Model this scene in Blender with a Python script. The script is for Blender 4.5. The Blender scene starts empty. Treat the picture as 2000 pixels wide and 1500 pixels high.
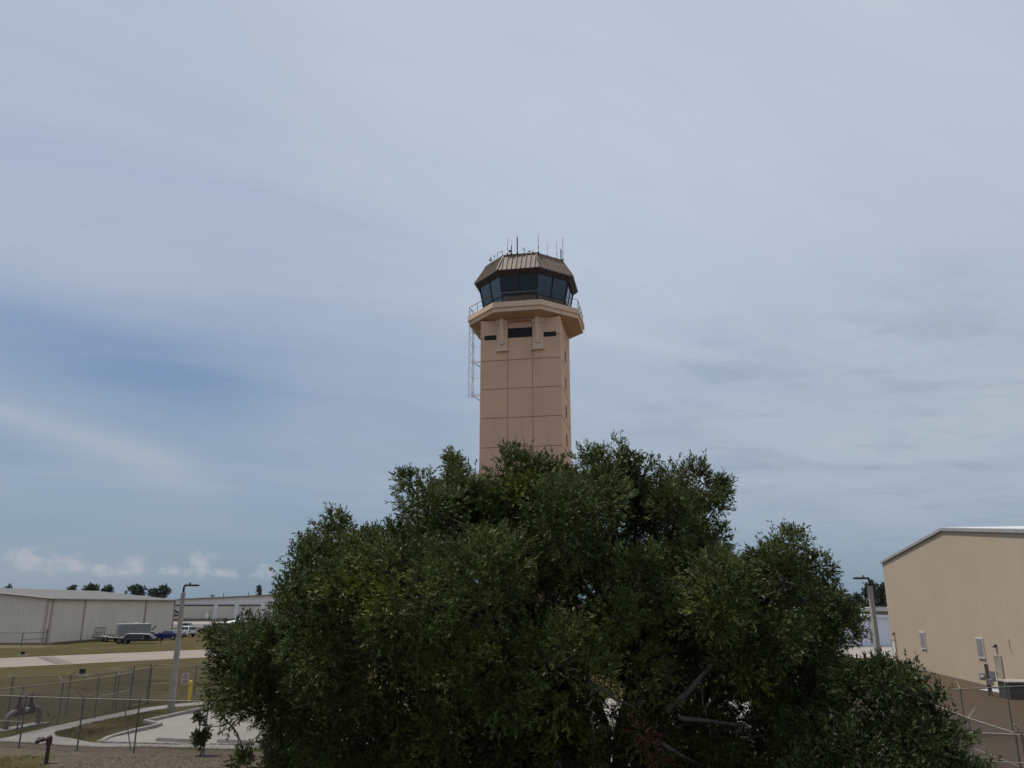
import bpy, math, random
import numpy as np
from mathutils import Matrix, Vector
random.seed(7); rng = np.random.default_rng(11)
S = bpy.context.scene; COL = S.collection
PI = math.pi; R = math.radians

# ------------------------------------------------------------------ camera geometry
PITCH = R(15.5); FPX = 1550.0; CAMH = 5.4
sp, cp = math.sin(PITCH), math.cos(PITCH)
def ray(px, py):
    u = (px-1000)/FPX; v = (750-py)/FPX
    return u, cp-v*sp, sp+v*cp
def G(px, py, z=0.0):                       # point of the horizontal plane z seen at a pixel
    x, y, w = ray(px, py); t = (z-CAMH)/w
    return Vector((x*t, y*t, z))
def AtY(px, py, Y):                         # point at distance Y seen at a pixel
    x, y, w = ray(px, py); t = Y/y
    return Vector((x*t, Y, CAMH+w*t))
def scale_at(px, py, Y):
    return Y/ray(px, py)[1]/FPX             # metres per pixel there

# ------------------------------------------------------------------ mesh helpers
class MB:
    def __init__(s): s.v = []; s.f = []
    def add(s, vs, fs):
        o = len(s.v); s.v += [tuple(p) for p in vs]; s.f += [tuple(i+o for i in f) for f in fs]
    def box(s, c, d, rz=0.0, M=None):
        cx, cy, cz = c; hx, hy, hz = d[0]/2, d[1]/2, d[2]/2
        vs = []
        for z in (-hz, hz):
            for x, y in ((-hx,-hy),(hx,-hy),(hx,hy),(-hx,hy)):
                vs.append((cx+x*math.cos(rz)-y*math.sin(rz), cy+x*math.sin(rz)+y*math.cos(rz), cz+z))
        if M: vs = [M @ Vector(p) for p in vs]
        s.add(vs, [(3,2,1,0),(4,5,6,7),(0,1,5,4),(1,2,6,5),(2,3,7,6),(3,0,4,7)])
    def bb(s, x0, x1, y0, y1, z0, z1): s.box(((x0+x1)/2,(y0+y1)/2,(z0+z1)/2),(x1-x0,y1-y0,z1-z0))
    def path(s, pts, rad, n=6, cap=True):
        pts = [Vector(p) for p in pts]
        if not hasattr(rad, '__len__'): rad = [rad]*len(pts)
        vs = []; fs = []; m = len(pts)
        prev = None
        for i, p in enumerate(pts):
            t = (pts[min(i+1,m-1)]-pts[max(i-1,0)])
            if t.length < 1e-9: t = Vector((0,0,1))
            t.normalize()
            if prev is None:
                a = Vector((0,0,1)) if abs(t.z) < .9 else Vector((1,0,0))
                prev = t.cross(a).normalized()
            else:
                prev = (prev - t*prev.dot(t))
                if prev.length < 1e-6: prev = t.orthogonal()
                prev.normalize()
            b = t.cross(prev)
            for k in range(n):
                a = 2*PI*k/n
                vs.append(p + (prev*math.cos(a)+b*math.sin(a))*rad[i])
        for i in range(m-1):
            for k in range(n):
                k2 = (k+1) % n
                fs.append((i*n+k, i*n+k2, (i+1)*n+k2, (i+1)*n+k))
        if cap:
            fs.append(tuple(reversed(range(n)))); fs.append(tuple((m-1)*n+k for k in range(n)))
        s.add(vs, fs)
    def prism(s, poly, z0, z1):
        n = len(poly); vs = [(x,y,z0) for x,y in poly]+[(x,y,z1) for x,y in poly]
        s.add(vs, [tuple(reversed(range(n))), tuple(range(n,2*n))]+[(i,(i+1)%n,n+(i+1)%n,n+i) for i in range(n)])
    def frustum(s, p0, z0, p1, z1, cap=True):
        n = len(p0); vs = [(x,y,z0) for x,y in p0]+[(x,y,z1) for x,y in p1]
        fs = [(i,(i+1)%n,n+(i+1)%n,n+i) for i in range(n)]
        if cap: fs += [tuple(reversed(range(n))), tuple(range(n,2*n))]
        s.add(vs, fs)
    def lathe(s, c, prof, axis='z', n=20):
        vs = []; fs = []; m = len(prof)
        for r, h in prof:
            for k in range(n):
                a = 2*PI*k/n; p = (r*math.cos(a), r*math.sin(a), h)
                if axis == 'y': p = (p[0], p[2], p[1])
                if axis == 'x': p = (p[2], p[0], p[1])
                vs.append((c[0]+p[0], c[1]+p[1], c[2]+p[2]))
        for i in range(m-1):
            for k in range(n): fs.append((i*n+k, i*n+(k+1)%n, (i+1)*n+(k+1)%n, (i+1)*n+k))
        fs.append(tuple(reversed(range(n)))); fs.append(tuple((m-1)*n+k for k in range(n)))
        s.add(vs, fs)
    def slab(s, a, b, c, d, t):             # quad a b c d with thickness t along its normal (backwards)
        a, b, c, d = map(Vector, (a,b,c,d)); n = (b-a).cross(d-a).normalized()*t
        s.add([a,b,c,d,a-n,b-n,c-n,d-n], [(0,1,2,3),(7,6,5,4),(0,4,5,1),(1,5,6,2),(2,6,7,3),(3,7,4,0)])
    def build(s, name, mat, parent=None, smooth=False, bevel=0, world=True):
        me = bpy.data.meshes.new(name)
        vs = s.v
        if parent is not None and world:
            Mi = MAT[parent.name].inverted(); vs = [Mi @ Vector(p) for p in vs]
        me.from_pydata([tuple(p) for p in vs], [], s.f); me.update()
        if smooth:
            me.polygons.foreach_set('use_smooth', [True]*len(me.polygons))
        o = bpy.data.objects.new(name, me); COL.objects.link(o); me.materials.append(mat)
        if parent is not None:
            o.parent = parent; MAT[o.name] = MAT[parent.name]
        else: MAT[o.name] = Matrix.Identity(4)
        if bevel:
            b = o.modifiers.new('bevel','BEVEL'); b.width = bevel; b.segments = 2; b.limit_method = 'ANGLE'
        return o
MAT = {}
def tag(o, label=None, cat=None, group=None, kind=None):
    for k, v in (('label',label),('category',cat),('group',group),('kind',kind)):
        if v: o[k] = v
    return o
def thing(name, label, cat, loc=(0,0,0), rz=0, group=None):
    o = bpy.data.objects.new(name, None); COL.objects.link(o)
    o.location = loc; o.rotation_euler = (0,0,rz); o.empty_display_size = .3
    MAT[o.name] = Matrix.Translation(Vector(loc)) @ Matrix.Rotation(rz, 4, 'Z')
    return tag(o, label, cat, group)
# ------------------------------------------------------------------ materials
def srgb(r, g, b):
    f = lambda c: (c/12.92 if c <= .04045 else ((c+.055)/1.055)**2.4)
    return (f(r/255), f(g/255), f(b/255), 1)
class E:                                     # tiny expression builder over Math nodes
    nt = None
    def __init__(s, sock): s.s = sock
    @staticmethod
    def m(op, *a, clamp=False):
        n = E.nt.nodes.new('ShaderNodeMath'); n.operation = op; n.use_clamp = clamp
        for i, x in enumerate(a):
            if isinstance(x, E): E.nt.links.new(x.s, n.inputs[i])
            else: n.inputs[i].default_value = x
        return E(n.outputs[0])
    def __add__(a, b): return E.m('ADD', a, b)
    __radd__ = __add__
    def __sub__(a, b): return E.m('SUBTRACT', a, b)
    def __rsub__(a, b): return E.m('SUBTRACT', b, a)
    def __mul__(a, b): return E.m('MULTIPLY', a, b)
    __rmul__ = __mul__
    def __truediv__(a, b): return E.m('DIVIDE', a, b)
def sat(a): return E.m('ADD', a, 0.0, clamp=True)
def sstep(a, lo, hi):
    n = E.nt.nodes.new('ShaderNodeMapRange'); n.interpolation_type = 'SMOOTHSTEP'
    E.nt.links.new(a.s, n.inputs[0]); n.inputs[1].default_value = lo; n.inputs[2].default_value = hi
    return E(n.outputs[0])
def combine(x, y, z):
    n = E.nt.nodes.new('ShaderNodeCombineXYZ')
    for i, q in enumerate((x,y,z)):
        if isinstance(q, E): E.nt.links.new(q.s, n.inputs[i])
        else: n.inputs[i].default_value = q
    return E(n.outputs[0])
def noise(vec, scale, detail=4, rough=.5, dist=0):
    n = E.nt.nodes.new('ShaderNodeTexNoise'); n.inputs['Scale'].default_value = scale
    n.inputs['Detail'].default_value = detail; n.inputs['Roughness'].default_value = rough; n.inputs['Distortion'].default_value = dist
    if vec is not None: E.nt.links.new(vec.s, n.inputs['Vector'])
    return E(n.outputs[0])
def cmix(f, a, b):
    n = E.nt.nodes.new('ShaderNodeMix'); n.data_type = 'RGBA'; n.clamp_factor = True
    if isinstance(f, E): E.nt.links.new(f.s, n.inputs[0])
    else: n.inputs[0].default_value = f
    for i, q in ((6,a),(7,b)):
        if isinstance(q, E): E.nt.links.new(q.s, n.inputs[i])
        else: n.inputs[i].default_value = q
    return E(n.outputs[2])
def bsdf(name):
    m = bpy.data.materials.new(name); m.use_nodes = True; nt = m.node_tree; E.nt = nt
    return m, nt, nt.nodes['Principled BSDF']
def objco():
    n = E.nt.nodes.new('ShaderNodeTexCoord'); return E(n.outputs['Object'])
def worldpos():
    n = E.nt.nodes.new('ShaderNodeNewGeometry'); return E(n.outputs['Position'])
def sep(v):
    n = E.nt.nodes.new('ShaderNodeSeparateXYZ'); E.nt.links.new(v.s, n.inputs[0]); return [E(o) for o in n.outputs]
def bump(p, h, strength=.3, dist=.02):
    n = E.nt.nodes.new('ShaderNodeBump'); n.inputs['Strength'].default_value = strength; n.inputs['Distance'].default_value = dist
    E.nt.links.new(h.s, n.inputs['Height']); E.nt.links.new(n.outputs[0], p.inputs['Normal'])
def mat(name, col, rough=.6, metal=0.0, var=.15, scale=1.5, spec=.4, streak=0.0, bmp=0.0, bscale=40):
    """painted / weathered surface: two scales of tone variation, optional rain streaks, fine bump"""
    m, nt, p = bsdf(name)
    p.inputs['Roughness'].default_value = rough; p.inputs['Metallic'].default_value = metal
    p.inputs['Specular IOR Level'].default_value = spec
    w = worldpos()
    c = tuple(col[:3])+(1,)
    dk = tuple(x*(1-var) for x in col[:3])+(1,); lt = tuple(min(1, x*(1+var*.6)) for x in col[:3])+(1,)
    n1 = noise(w, scale, 6, .6)
    out = cmix(sstep(n1, .3, .7), dk, lt)
    if streak:
        x, y, z = sep(w)
        n2 = noise(combine(x*1.0, y*1.0, z*.06), 2.3, 5, .6)
        out = cmix(sstep(n2, .5, .75)*streak, out, tuple(q*.72 for q in col[:3])+(1,))
    nt.links.new(out.s, p.inputs['Base Color'])
    if bmp: bump(p, noise(w, bscale, 4, .6), bmp, .01)
    return m
M = {}
M['stucco'] = mat('stucco', (.67,.435,.298), .85, var=.07, scale=.5, spec=.15, streak=.42, bmp=.25, bscale=25)
M['stucco_trim'] = mat('stucco_trim', (.70,.505,.37), .85, var=.06, scale=.6, spec=.15, streak=.3, bmp=.2, bscale=25)
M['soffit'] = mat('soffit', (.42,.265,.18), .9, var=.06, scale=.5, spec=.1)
M['bronze'] = mat('bronze_metal', (.225,.165,.128), .5, var=.12, scale=.8, spec=.4, streak=.3)
M['bronze_dark'] = mat('bronze_dark', (.035,.022,.02), .55, var=.2)
M['panel_dark'] = mat('cab_panel', (.10,.08,.075), .6, var=.15)
M['frame'] = mat('dark_frame', (.012,.012,.014), .45)
M['sky_tone_pale'] = mat('pale_sky_tone', (.46,.54,.58), .5, var=.1, scale=.6)  # colour stands in for bright sky in the left cab panes
M['sky_tone_dark'] = mat('dark_sky_tone', (.17,.22,.26), .5, var=.2, scale=.6)  # colour stands in for dimmer sky in the right-front cab panes
M['louvre'] = mat('dark_opening', (.010,.009,.012), .7, var=.4, scale=4)
M['inside'] = mat('dark_interior', (.014,.014,.014), .9)
M['rail'] = mat('railing_paint', (.028,.03,.036), .5)
M['antenna'] = mat('antenna_grey', (.25,.26,.28), .5)
M['antenna_dark'] = mat('antenna_dark', (.035,.035,.04), .5)
M['galv'] = mat('galvanised', (.30,.28,.24), .5, metal=.3, var=.25, scale=6)
M['galv_dark'] = mat('weathered_steel', (.125,.118,.105), .6, metal=.2, var=.3, scale=6)
M['wire'] = mat('fence_wire', (.12,.115,.11), .55, metal=.3, var=.1)
M['white_steel'] = mat('pale_steel', (.55,.55,.55), .5, var=.1)
M['conc_pole'] = mat('concrete_pole', (0.306,0.276,0.242), .85, var=.12, scale=3, bmp=.2, bscale=60)
M['concrete'] = mat('concrete', (.34,.325,.30), .9, var=.14, scale=.5, spec=.2, bmp=.15, bscale=30)
M['kerb'] = mat('kerb_concrete', (0.315,0.293,0.268), .9, var=.2, scale=2, spec=.2, bmp=.2)
M['black'] = mat('black_paint', (.012,.012,.012), .6, var=.3)
M['rubber'] = mat('tyre_rubber', (.018,.018,.018), .8, var=.2)
M['alloy'] = mat('alloy', (.45,.45,.46), .35, metal=.7)
M['yellow'] = mat('yellow_paint', (.66,.43,.02), .45, var=.12, scale=8)
M['yellow_faded'] = mat('faded_yellow_line', (.40,.33,.17), .85, var=.3, scale=1)
M['dark_line'] = mat('dark_paint_line', (.06,.05,.05), .85, var=.3, scale=1)
M['maroon'] = mat('maroon_pipe', (.06,.024,.024), .55, var=.35, scale=9)
M['rustpipe'] = mat('dusty_pipe', (.22,.155,.15), .7, var=.3, scale=7)
M['grey_pipe'] = mat('grey_pipe', (.33,.35,.34), .6, var=.2)
M['pale_wall'] = mat('pale_siding', (.68,.62,.52), .55, var=.05, scale=.3, streak=.25)
M['pale_trim'] = mat('taupe_trim', (.42,.36,.32), .6, var=.1)
M['pale_roof'] = mat('pale_roof', (0.178,0.174,0.174), .6, var=.1, scale=.3, streak=.2, spec=.2)
M['grey_wall'] = mat('grey_wall', (.58,.58,.585), .7, var=.06, scale=.2)
M['tan_door'] = mat('tan_door', (.44,.415,.365), .6, var=.05, scale=.3)
M['brown_trim'] = mat('brown_trim', (.20,.15,.13), .6)
M['beige'] = mat('beige_siding', (.483,.392,.288), .6, var=.045, scale=.25, spec=.25, streak=.2)
M['white_trim'] = mat('white_trim', (0.630,0.621,0.594), .5, var=.08)
M['gutter'] = mat('gutter_grey', (.33,.335,.35), .5, var=.1)
M['grey_louvre'] = mat('grey_louvre', (.34,.325,.32), .6, var=.15)
M['olive_door'] = mat('olive_door', (.30,.275,.215), .55, var=.1)
M['blue_wall'] = mat('pale_blue_siding', (.66,.70,.79), .5, var=.05, scale=.4, streak=.2)
M['cream'] = mat('cream_roof', (0.720,0.702,0.630), .6, var=.06)
M['stone_band'] = mat('pinkish_slab', (0.357,0.327,0.297), .9, var=.1, scale=.3)
M['box_green'] = mat('green_grey_box', (.052,.062,.058), .5, var=.2)
M['elec_grey'] = mat('electrical_grey', (.22,.21,.225), .5, var=.25, scale=8)
M['wood_post'] = mat('weathered_post', (.10,.075,.075), .85, var=.3, scale=8)
M['bark'] = mat('grey_bark', (.085,.075,.066), .95, var=.45, scale=6, spec=.1, bmp=.6, bscale=30)
M['bare'] = mat('bare_branch', (.115,.105,.09), .9, var=.35, scale=7, spec=.1)
M['trailer_grey'] = mat('grey_trailer_skin', (.26,.26,.275), .45, metal=.3, var=.08)
M['cover_grey'] = mat('dark_cover', (.06,.06,.065), .5, var=.15)
M['deck_wood'] = mat('pale_deck', (.40,.37,.33), .8, var=.3, scale=2)
M['blue_car'] = mat('blue_paint', (.010,.018,.10), .25, var=.1, spec=.6)
M['white_car'] = mat('white_paint', (0.595,0.595,0.595), .25, var=.05, spec=.6)
M['black_car'] = mat('black_car_paint', (.013,.013,.016), .22, var=.2, spec=.6)
M['grey_car'] = mat('charcoal_paint', (.05,.052,.058), .25, var=.2, spec=.6)
M['red'] = mat('red_lens', (.35,.02,.02), .3)
M['lamp_lens'] = mat('clear_lens', (.6,.6,.58), .15)
M['sign_white'] = mat('sign_white', (.48,.44,.44), .6, var=.1)
M['sign_red'] = mat('sign_red', (.12,.035,.06), .6, var=.2)
M['plane_white'] = mat('aircraft_white', (.72,.72,.72), .3)
M['gull_white'] = mat('feather_pale', (.40,.40,.40), .8)
M['gull_grey'] = mat('feather_grey', (.12,.12,.13), .8)
M['blue_mark'] = mat('blue_mark', (.10,.13,.24), .6)
M['drain'] = mat('grey_blue_patch', (.20,.205,.22), .8, var=.2)

def glass_mat(name, tint, refl=.08):
    m, nt, p = bsdf(name); nt.nodes.remove(p)
    t = nt.nodes.new('ShaderNodeBsdfTransparent'); t.inputs[0].default_value = tint
    g = nt.nodes.new('ShaderNodeBsdfGlossy'); g.inputs['Roughness'].default_value = .02; g.inputs[0].default_value = (.85,.9,.95,1)
    f = nt.nodes.new('ShaderNodeFresnel'); f.inputs[0].default_value = 1.55
    mx = nt.nodes.new('ShaderNodeMixShader')
    nt.links.new(f.outputs[0], mx.inputs[0]); nt.links.new(t.outputs[0], mx.inputs[1]); nt.links.new(g.outputs[0], mx.inputs[2])
    nt.links.new(mx.outputs[0], nt.nodes['Material Output'].inputs[0])
    return m
M['cab_glass'] = glass_mat('tinted_cab_glass', (.60,.70,.75,1))
M['car_glass'] = mat('car_glass', (.012,.014,.016), .06, spec=.8)

def leaf_mat(name, dark, light, yellow, trans=.22):
    m, nt, p = bsdf(name)
    a = nt.nodes.new('ShaderNodeAttribute'); a.attribute_name = 'tint'
    t = E(a.outputs['Fac'])
    w = worldpos()
    n = noise(w, .9, 3, .5)
    c = cmix(sat(t*.75 + (n-.5)*1.1), dark, light)
    c = cmix(sstep(noise(w, .55, 2, .5) + (t-.5)*.25, .60, .78)*.75, c, yellow)
    nt.links.new(c.s, p.inputs['Base Color']); p.inputs['Roughness'].default_value = .5
    p.inputs['Specular IOR Level'].default_value = .25
    tr = nt.nodes.new('ShaderNodeBsdfTranslucent'); nt.links.new(c.s, tr.inputs[0])
    mx = nt.nodes.new('ShaderNodeMixShader'); mx.inputs[0].default_value = trans
    nt.links.new(p.outputs[0], mx.inputs[1]); nt.links.new(tr.outputs[0], mx.inputs[2])
    nt.links.new(mx.outputs[0], nt.nodes['Material Output'].inputs[0])
    return m
M['leaf'] = leaf_mat('oak_leaf', (.026,.036,.008,1), (.170,.210,.064,1), (.22,.235,.034,1), .16)
M['leaf_shrub'] = leaf_mat('shrub_leaf', (.026,.036,.010,1), (.110,.140,.050,1), (.15,.16,.03,1), .14)
M['leaf_far'] = leaf_mat('pine_leaf', (.055,.065,.052,1), (.105,.12,.088,1), (.11,.12,.07,1), .1)
M['leaf_dead'] = leaf_mat('dead_leaf', (.05,.020,.010,1), (.11,.048,.024,1), (.13,.07,.035,1), .1)

def paved(name, col, joint=None, ang=0.0, var=.16):
    m, nt, p = bsdf(name); p.inputs['Roughness'].default_value = .9; p.inputs['Specular IOR Level'].default_value = .2
    w = worldpos()
    a = tuple(c*(1-var) for c in col)+(1,); b = tuple(c*(1+var*.5) for c in col)+(1,)
    c = cmix(sstep(noise(w, .16, 6, .6), .3, .7), a, b)
    c = cmix(sstep(noise(w, 1.7, 6, .65), .52, .75)*.35, c, tuple(q*.72 for q in col)+(1,))
    c = cmix(sstep(noise(w, 22, 3, .6), .3, .7)*.22, c, tuple(q*.8 for q in col)+(1,))
    if joint:
        x, y, z = sep(w)
        for k in (0, 1):
            aa = ang + k*PI/2
            d = x*math.cos(aa)+y*math.sin(aa)
            fr = E.m('ABSOLUTE', E.m('FRACT', d/joint) - .5)
            c = cmix(sstep(fr, .492, .5)*.5, c, tuple(q*.5 for q in col)+(1,))
    nt.links.new(c.s, p.inputs['Base Color']); bump(p, noise(w, 30, 4, .6), .15, .01)
    return m
M['lot'] = paved('parking_concrete', (0.328,0.304,0.265), 4.5, .1)
M['walk'] = paved('sidewalk_concrete', (0.292,0.273,0.242), 1.5, .15)
M['taxi'] = paved('taxiway_asphalt', (0.284,0.238,0.202), None, 0, .10)
M['apron'] = paved('apron_concrete', (0.336,0.300,0.264), 6, .3)
M['asphalt'] = paved('grey_asphalt', (0.160,0.160,0.164))

def ground_mat():
    m, nt, p = bsdf('grass_and_soil'); p.inputs['Roughness'].default_value = .95; p.inputs['Specular IOR Level'].default_value = .1
    w = worldpos(); x, y, z = sep(w)
    big = noise(w, .05, 5, .6); mid = noise(w, .35, 6, .65); fine = noise(w, 3.2, 6, .7); vf = noise(w, 14, 4, .7)
    g = cmix(sstep(mid, .3, .7), (0.060,0.048,0.016,1), (0.087,0.070,0.023,1))
    g = cmix(sstep(big, .45, .65)*.6, g, (0.097,0.071,0.030,1))
    g = cmix(sstep(fine, .48, .72)*.55, g, (0.038,0.031,0.010,1))
    g = cmix(sstep(vf, .52, .72)*.45, g, (0.127,0.102,0.045,1))
    # bleached bare patches in the airfield grass
    st = noise(combine(x*.5+y*.5, (y-x)*.16, 0.0), .6, 5, .65)
    g = cmix(sstep(st, .60, .72)*sstep(y, 60, 80)*.6, g, (0.197,0.164,0.119,1))
    # bare soil: strip along the near fence and foreground, and the yard beside the beige building
    soil = cmix(sstep(fine, .35, .65), (0.086,0.067,0.051,1), (0.135,0.111,0.086,1))
    soil = cmix(sstep(vf, .55, .7)*.5, soil, (0.213,0.184,0.148,1))
    soil = cmix(sstep(noise(w, 1.3, 5, .7), .55, .7)*.55, soil, (0.057,0.049,0.026,1))
    e = (fine-.5)*1.2 + (mid-.5)*2.2
    fence_y = 33.9 - (x+19.0)*.2
    f1 = sstep(fence_y - y + e*.5, -.9, -.3) * sstep(y - (31.6 + E.m('MINIMUM', (x+17)*-.55, .0)*1.0 - E.m('MAXIMUM',(x+17.0),0.0)*1.5) + e, -.5, .9)
    red = cmix(sstep(fine, .35, .65), (.082,.054,.036,1), (.120,.082,.056,1))
    red = cmix(sstep(mid, .5, .68)*.5, red, (0.086,0.072,0.037,1))
    f2 = sstep(x - 17.0 - (y-35)*.12 + e*1.2, -.6, 1.2) * (1.0 - sstep(y+e*3, 66, 80))
    d3 = combine((x+74)/16.0, (y-110)/4.5, 0.0)
    ln = E.nt.nodes.new('ShaderNodeVectorMath'); ln.operation = 'LENGTH'; E.nt.links.new(d3.s, ln.inputs[0])
    f3 = 1.0 - sstep(E(ln.outputs['Value']) + e*.2, .6, 1.1)
    g = cmix(f1*.9, g, soil); g = cmix(f3*.8, g, (0.164,0.127,0.094,1)); g = cmix(f2*.92, g, red)
    nt.links.new(g.s, p.inputs['Base Color'])
    bump(p, fine*.6+vf*.5, .6, .08)
    return m
M['ground'] = ground_mat()

# ------------------------------------------------------------------ world, sun, camera
SUN_EL, SUN_AZ = R(66), math.atan2(-.98, .19)     # azimuth measured from +Y towards +X
sdir = Vector((math.cos(SUN_EL)*math.sin(SUN_AZ), math.cos(SUN_EL)*math.cos(SUN_AZ), math.sin(SUN_EL)))
W = bpy.data.worlds.new('World'); S.world = W; W.use_nodes = True
nt = W.node_tree; E.nt = nt
bg = nt.nodes['Background']; bg.inputs[1].default_value = .1
sky = nt.nodes.new('ShaderNodeTexSky'); sky.sky_type = 'NISHITA'; sky.sun_disc = False
sky.sun_elevation = SUN_EL; sky.sun_rotation = SUN_AZ % (2*PI); sky.dust_density = 1.5; sky.air_density = 1.0; sky.ozone_density = 1.2
tc = nt.nodes.new('ShaderNodeTexCoord'); d = E(tc.outputs['Generated'])
dx, dy, dz = sep(d)
el = E.m('ARCSINE', dz)*(180/PI); az = E.m('ARCTAN2', dx, dy)*(180/PI)
zz = E.m('MAXIMUM', dz, 0.0)
pl = combine(dx/(zz+.10), dy/(zz+.10), 0.0)          # cloud sheet seen in perspective
pr = sep(pl)
ca, sa = math.cos(R(-28)), math.sin(R(-28))
sx_ = pr[0]*ca + pr[1]*(-sa); sy_ = pr[0]*sa + pr[1]*ca
wisp = noise(combine(sx_*.45, sy_*1.5, 0.0), 1.0, 7, .55, .5)
soft = noise(combine(pr[0]*.5, pr[1]*.5, 3.0), .9, 4, .5)
mott = noise(combine(pr[0]*1.0, pr[1]*1.6, 9.0), 2.6, 6, .6)
aw = az + (soft-.5)*9.0; ew = el + (wisp-.5)*3.0
def streak(a0, e0, a1, e1, sig, soft_end=5.0):
    L = math.hypot(a1-a0, e1-e0); ux, uy = (a1-a0)/L, (e1-e0)/L
    s = (aw-a0)*ux + (ew-e0)*uy; t = ((ew-e0)*ux - (aw-a0)*uy)/sig
    g = E.m('EXPONENT', (t*t)*-1.0)
    return g*sstep(s, -soft_end, soft_end*.3)*(1.0-sstep(s, L-soft_end, L+soft_end*.3))
def blob(a0, e0, ra, re, A=az, B=el):
    u = (A-a0)/ra; v = (B-e0)/re
    return E.m('EXPONENT', (u*u+v*v)*-1.0)
K = 10.0
def C(r, g, b, k=1.0): q = srgb(r, g, b); return (q[0]*K*k, q[1]*K*k, q[2]*K*k, 1)
# veil of high cloud: thick overhead and to the right, thin low down and to the left
dxs = E.m('MAXIMUM', dx, -.30)
dens = sstep(ew*1.0 + dxs*40.0 + (soft-.5)*8.0, -13.0, 37.0)
dens = dens*.64 + .25 + (wisp-.5)*.55 + (soft-.5)*.45
dens = dens - streak(-40, 17.6, -15, 13.8, 2.6, 9)*.26 - blob(-24, 14.8, 8, 3.4, aw, ew)*.16
dens = dens + streak(-44, 13.0, -19, 7.6, 1.25, 6)*.42 + blob(-30, 21, 10, 3)*.12
dens = dens - streak(9, 9.4, 40, 8.2, .45, 6)*.16
dens = dens*sstep(el, -1.0, 9.0) + .0
dens = sat(dens)
base = E(sky.outputs[0])
low = cmix(sstep(el, .0, 26.0), C(124,149,172), C(118,145,186))
clear = cmix(.82, base, low)
veil = cmix(sstep(el, 4, 34), C(176,186,198), C(193,201,214))
veil = cmix(blob(6, 26, 18, 13)*.85, veil, C(198,207,219))
veil = cmix(sstep(mott, .48, .68)*sstep(az, 2, 16)*(1.0-sstep(el, 16, 24))*.5, veil, C(158,170,186))
dens = sat(dens + (noise(combine(sx_*1.1, sy_*3.2, 7.0), 1.6, 8, .62, .8)-.5)*.20*sstep(el, 2, 10))
skyc = cmix(dens, clear, veil)
skyc = cmix(sstep(az, -12, -32)*sstep(el, 22, 40)*.2, skyc, C(164,178,204))
# small fair-weather cumulus low on the left
cn = noise(combine(az*1.0, el*1.35, 4.0), 1.05, 7, .62)
cu = None
for a0, e0, ra, re in ((-34,3.1,1.6,.9),(-31.2,2.7,1.2,.8),(-30.0,2.35,2.0,.7),(-28.3,2.3,1.6,.7),(-26.6,2.1,2.2,.6),(-25.0,2.25,1.4,.85),(-22.6,2.15,.9,.5),(-21.0,2.0,1.7,.5),(-20.9,2.75,.9,.75),(-19.4,2.0,1.1,.4),(-16.8,2.15,1.0,.65)):
    b = blob(a0, e0, ra, re); cu = b if cu is None else E.m('MAXIMUM', cu, b)
cu = sstep(cu*1.0 + (cn-.5)*2.1, .34, 1.15)
top = sstep(el + (cn-.5)*2.5, 1.2, 2.6)
skyc = cmix(cu*.55, skyc, cmix(top, C(160,170,184), C(190,190,198)))
hz = blob(-34, 1.8, 12, 1.5)
skyc = cmix(hz*.35, skyc, C(168,174,186))
nt.links.new(skyc.s, bg.inputs[0])
ld = bpy.data.lights.new('sun', 'SUN'); ld.energy = 3.0; ld.angle = R(1.5); ld.color = (1, .95, .88)
sun = bpy.data.objects.new('sun', ld); COL.objects.link(sun); sun.location = (-30, 0, 60)
sun.rotation_euler = (-sdir).to_track_quat('-Z', 'Y').to_euler()
cd = bpy.data.cameras.new('camera'); cam = bpy.data.objects.new('camera', cd); COL.objects.link(cam); S.camera = cam
cam.location = (0, 0, CAMH); cam.rotation_euler = (R(90)+PITCH, 0, 0)
cd.sensor_width = 36; cd.lens = 36*FPX/2000; cd.clip_start = .1; cd.clip_end = 20000
S.view_settings.view_transform = 'Standard'; S.view_settings.look = 'None'; S.view_settings.exposure = 0; S.view_settings.gamma = 1
S.cycles.max_bounces = 6; S.cycles.transparent_max_bounces = 12

# ------------------------------------------------------------------ setting: ground and paving
def sheet(name, poly, z, m, kind='structure'):
    b = MB(); b.add([(p[0], p[1], z) for p in poly], [tuple(range(len(poly)))])
    return tag(b.build(name, m), kind=kind)
b = MB(); b.add([(-6000,-300,0),(6000,-300,0),(6000,9000,0),(-6000,9000,0)], [(0,1,2,3)])
tag(b.build('ground', M['ground']), kind='structure')

lot_w = [(-16.75,34.75),(-16.9,36.1),(-16.5,37.5),(-16.2,38.7),(-16.2,39.4),(-16.55,39.75),(-17.3,40.3),(-17.0,42.0),(-16.48,44.6),(-15.6,47.4)]
lot = lot_w + [(-2,50.5),(12.5,50.0),(16.6,44.5),(15.6,36),(14.0,26.4),(2,29.6),(-5,31.9),(-9.0,33.9),(-12,34.3),(-14.2,34.4)]
sheet('parking_lot', lot, .008, M['lot'])
walk = [(-24.5,33.6),(-21.3,35.75),(-21.09,39.19),(-20.5,42.6),(-20.04,45.65),(-18.9,47.6),(-17.0,49.6),(-15.4,50.6),(-12,51.3),(-12,50.0),(-15.0,48.9),(-16.4,48.1),
        (-17.39,46.99),(-18.3,45.9),(-18.85,44.8),(-19.3,42.6),(-19.79,40.33),(-19.95,37.6),(-19.4,36.55),(-17.6,35.3),(-16.75,34.75),(-14.2,34.4),(-12,34.3),(-9.0,33.9),(-5,31.9),(-5,30.9),(-9.0,32.9),(-11.9,33.4),(-14.05,33.75),(-16.4,33.67),(-18.33,34.26),(-19.9,34.8),(-21.1,35.0),(-24.5,32.6)]
sheet('sidewalk', walk, .012, M['walk'])
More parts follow.
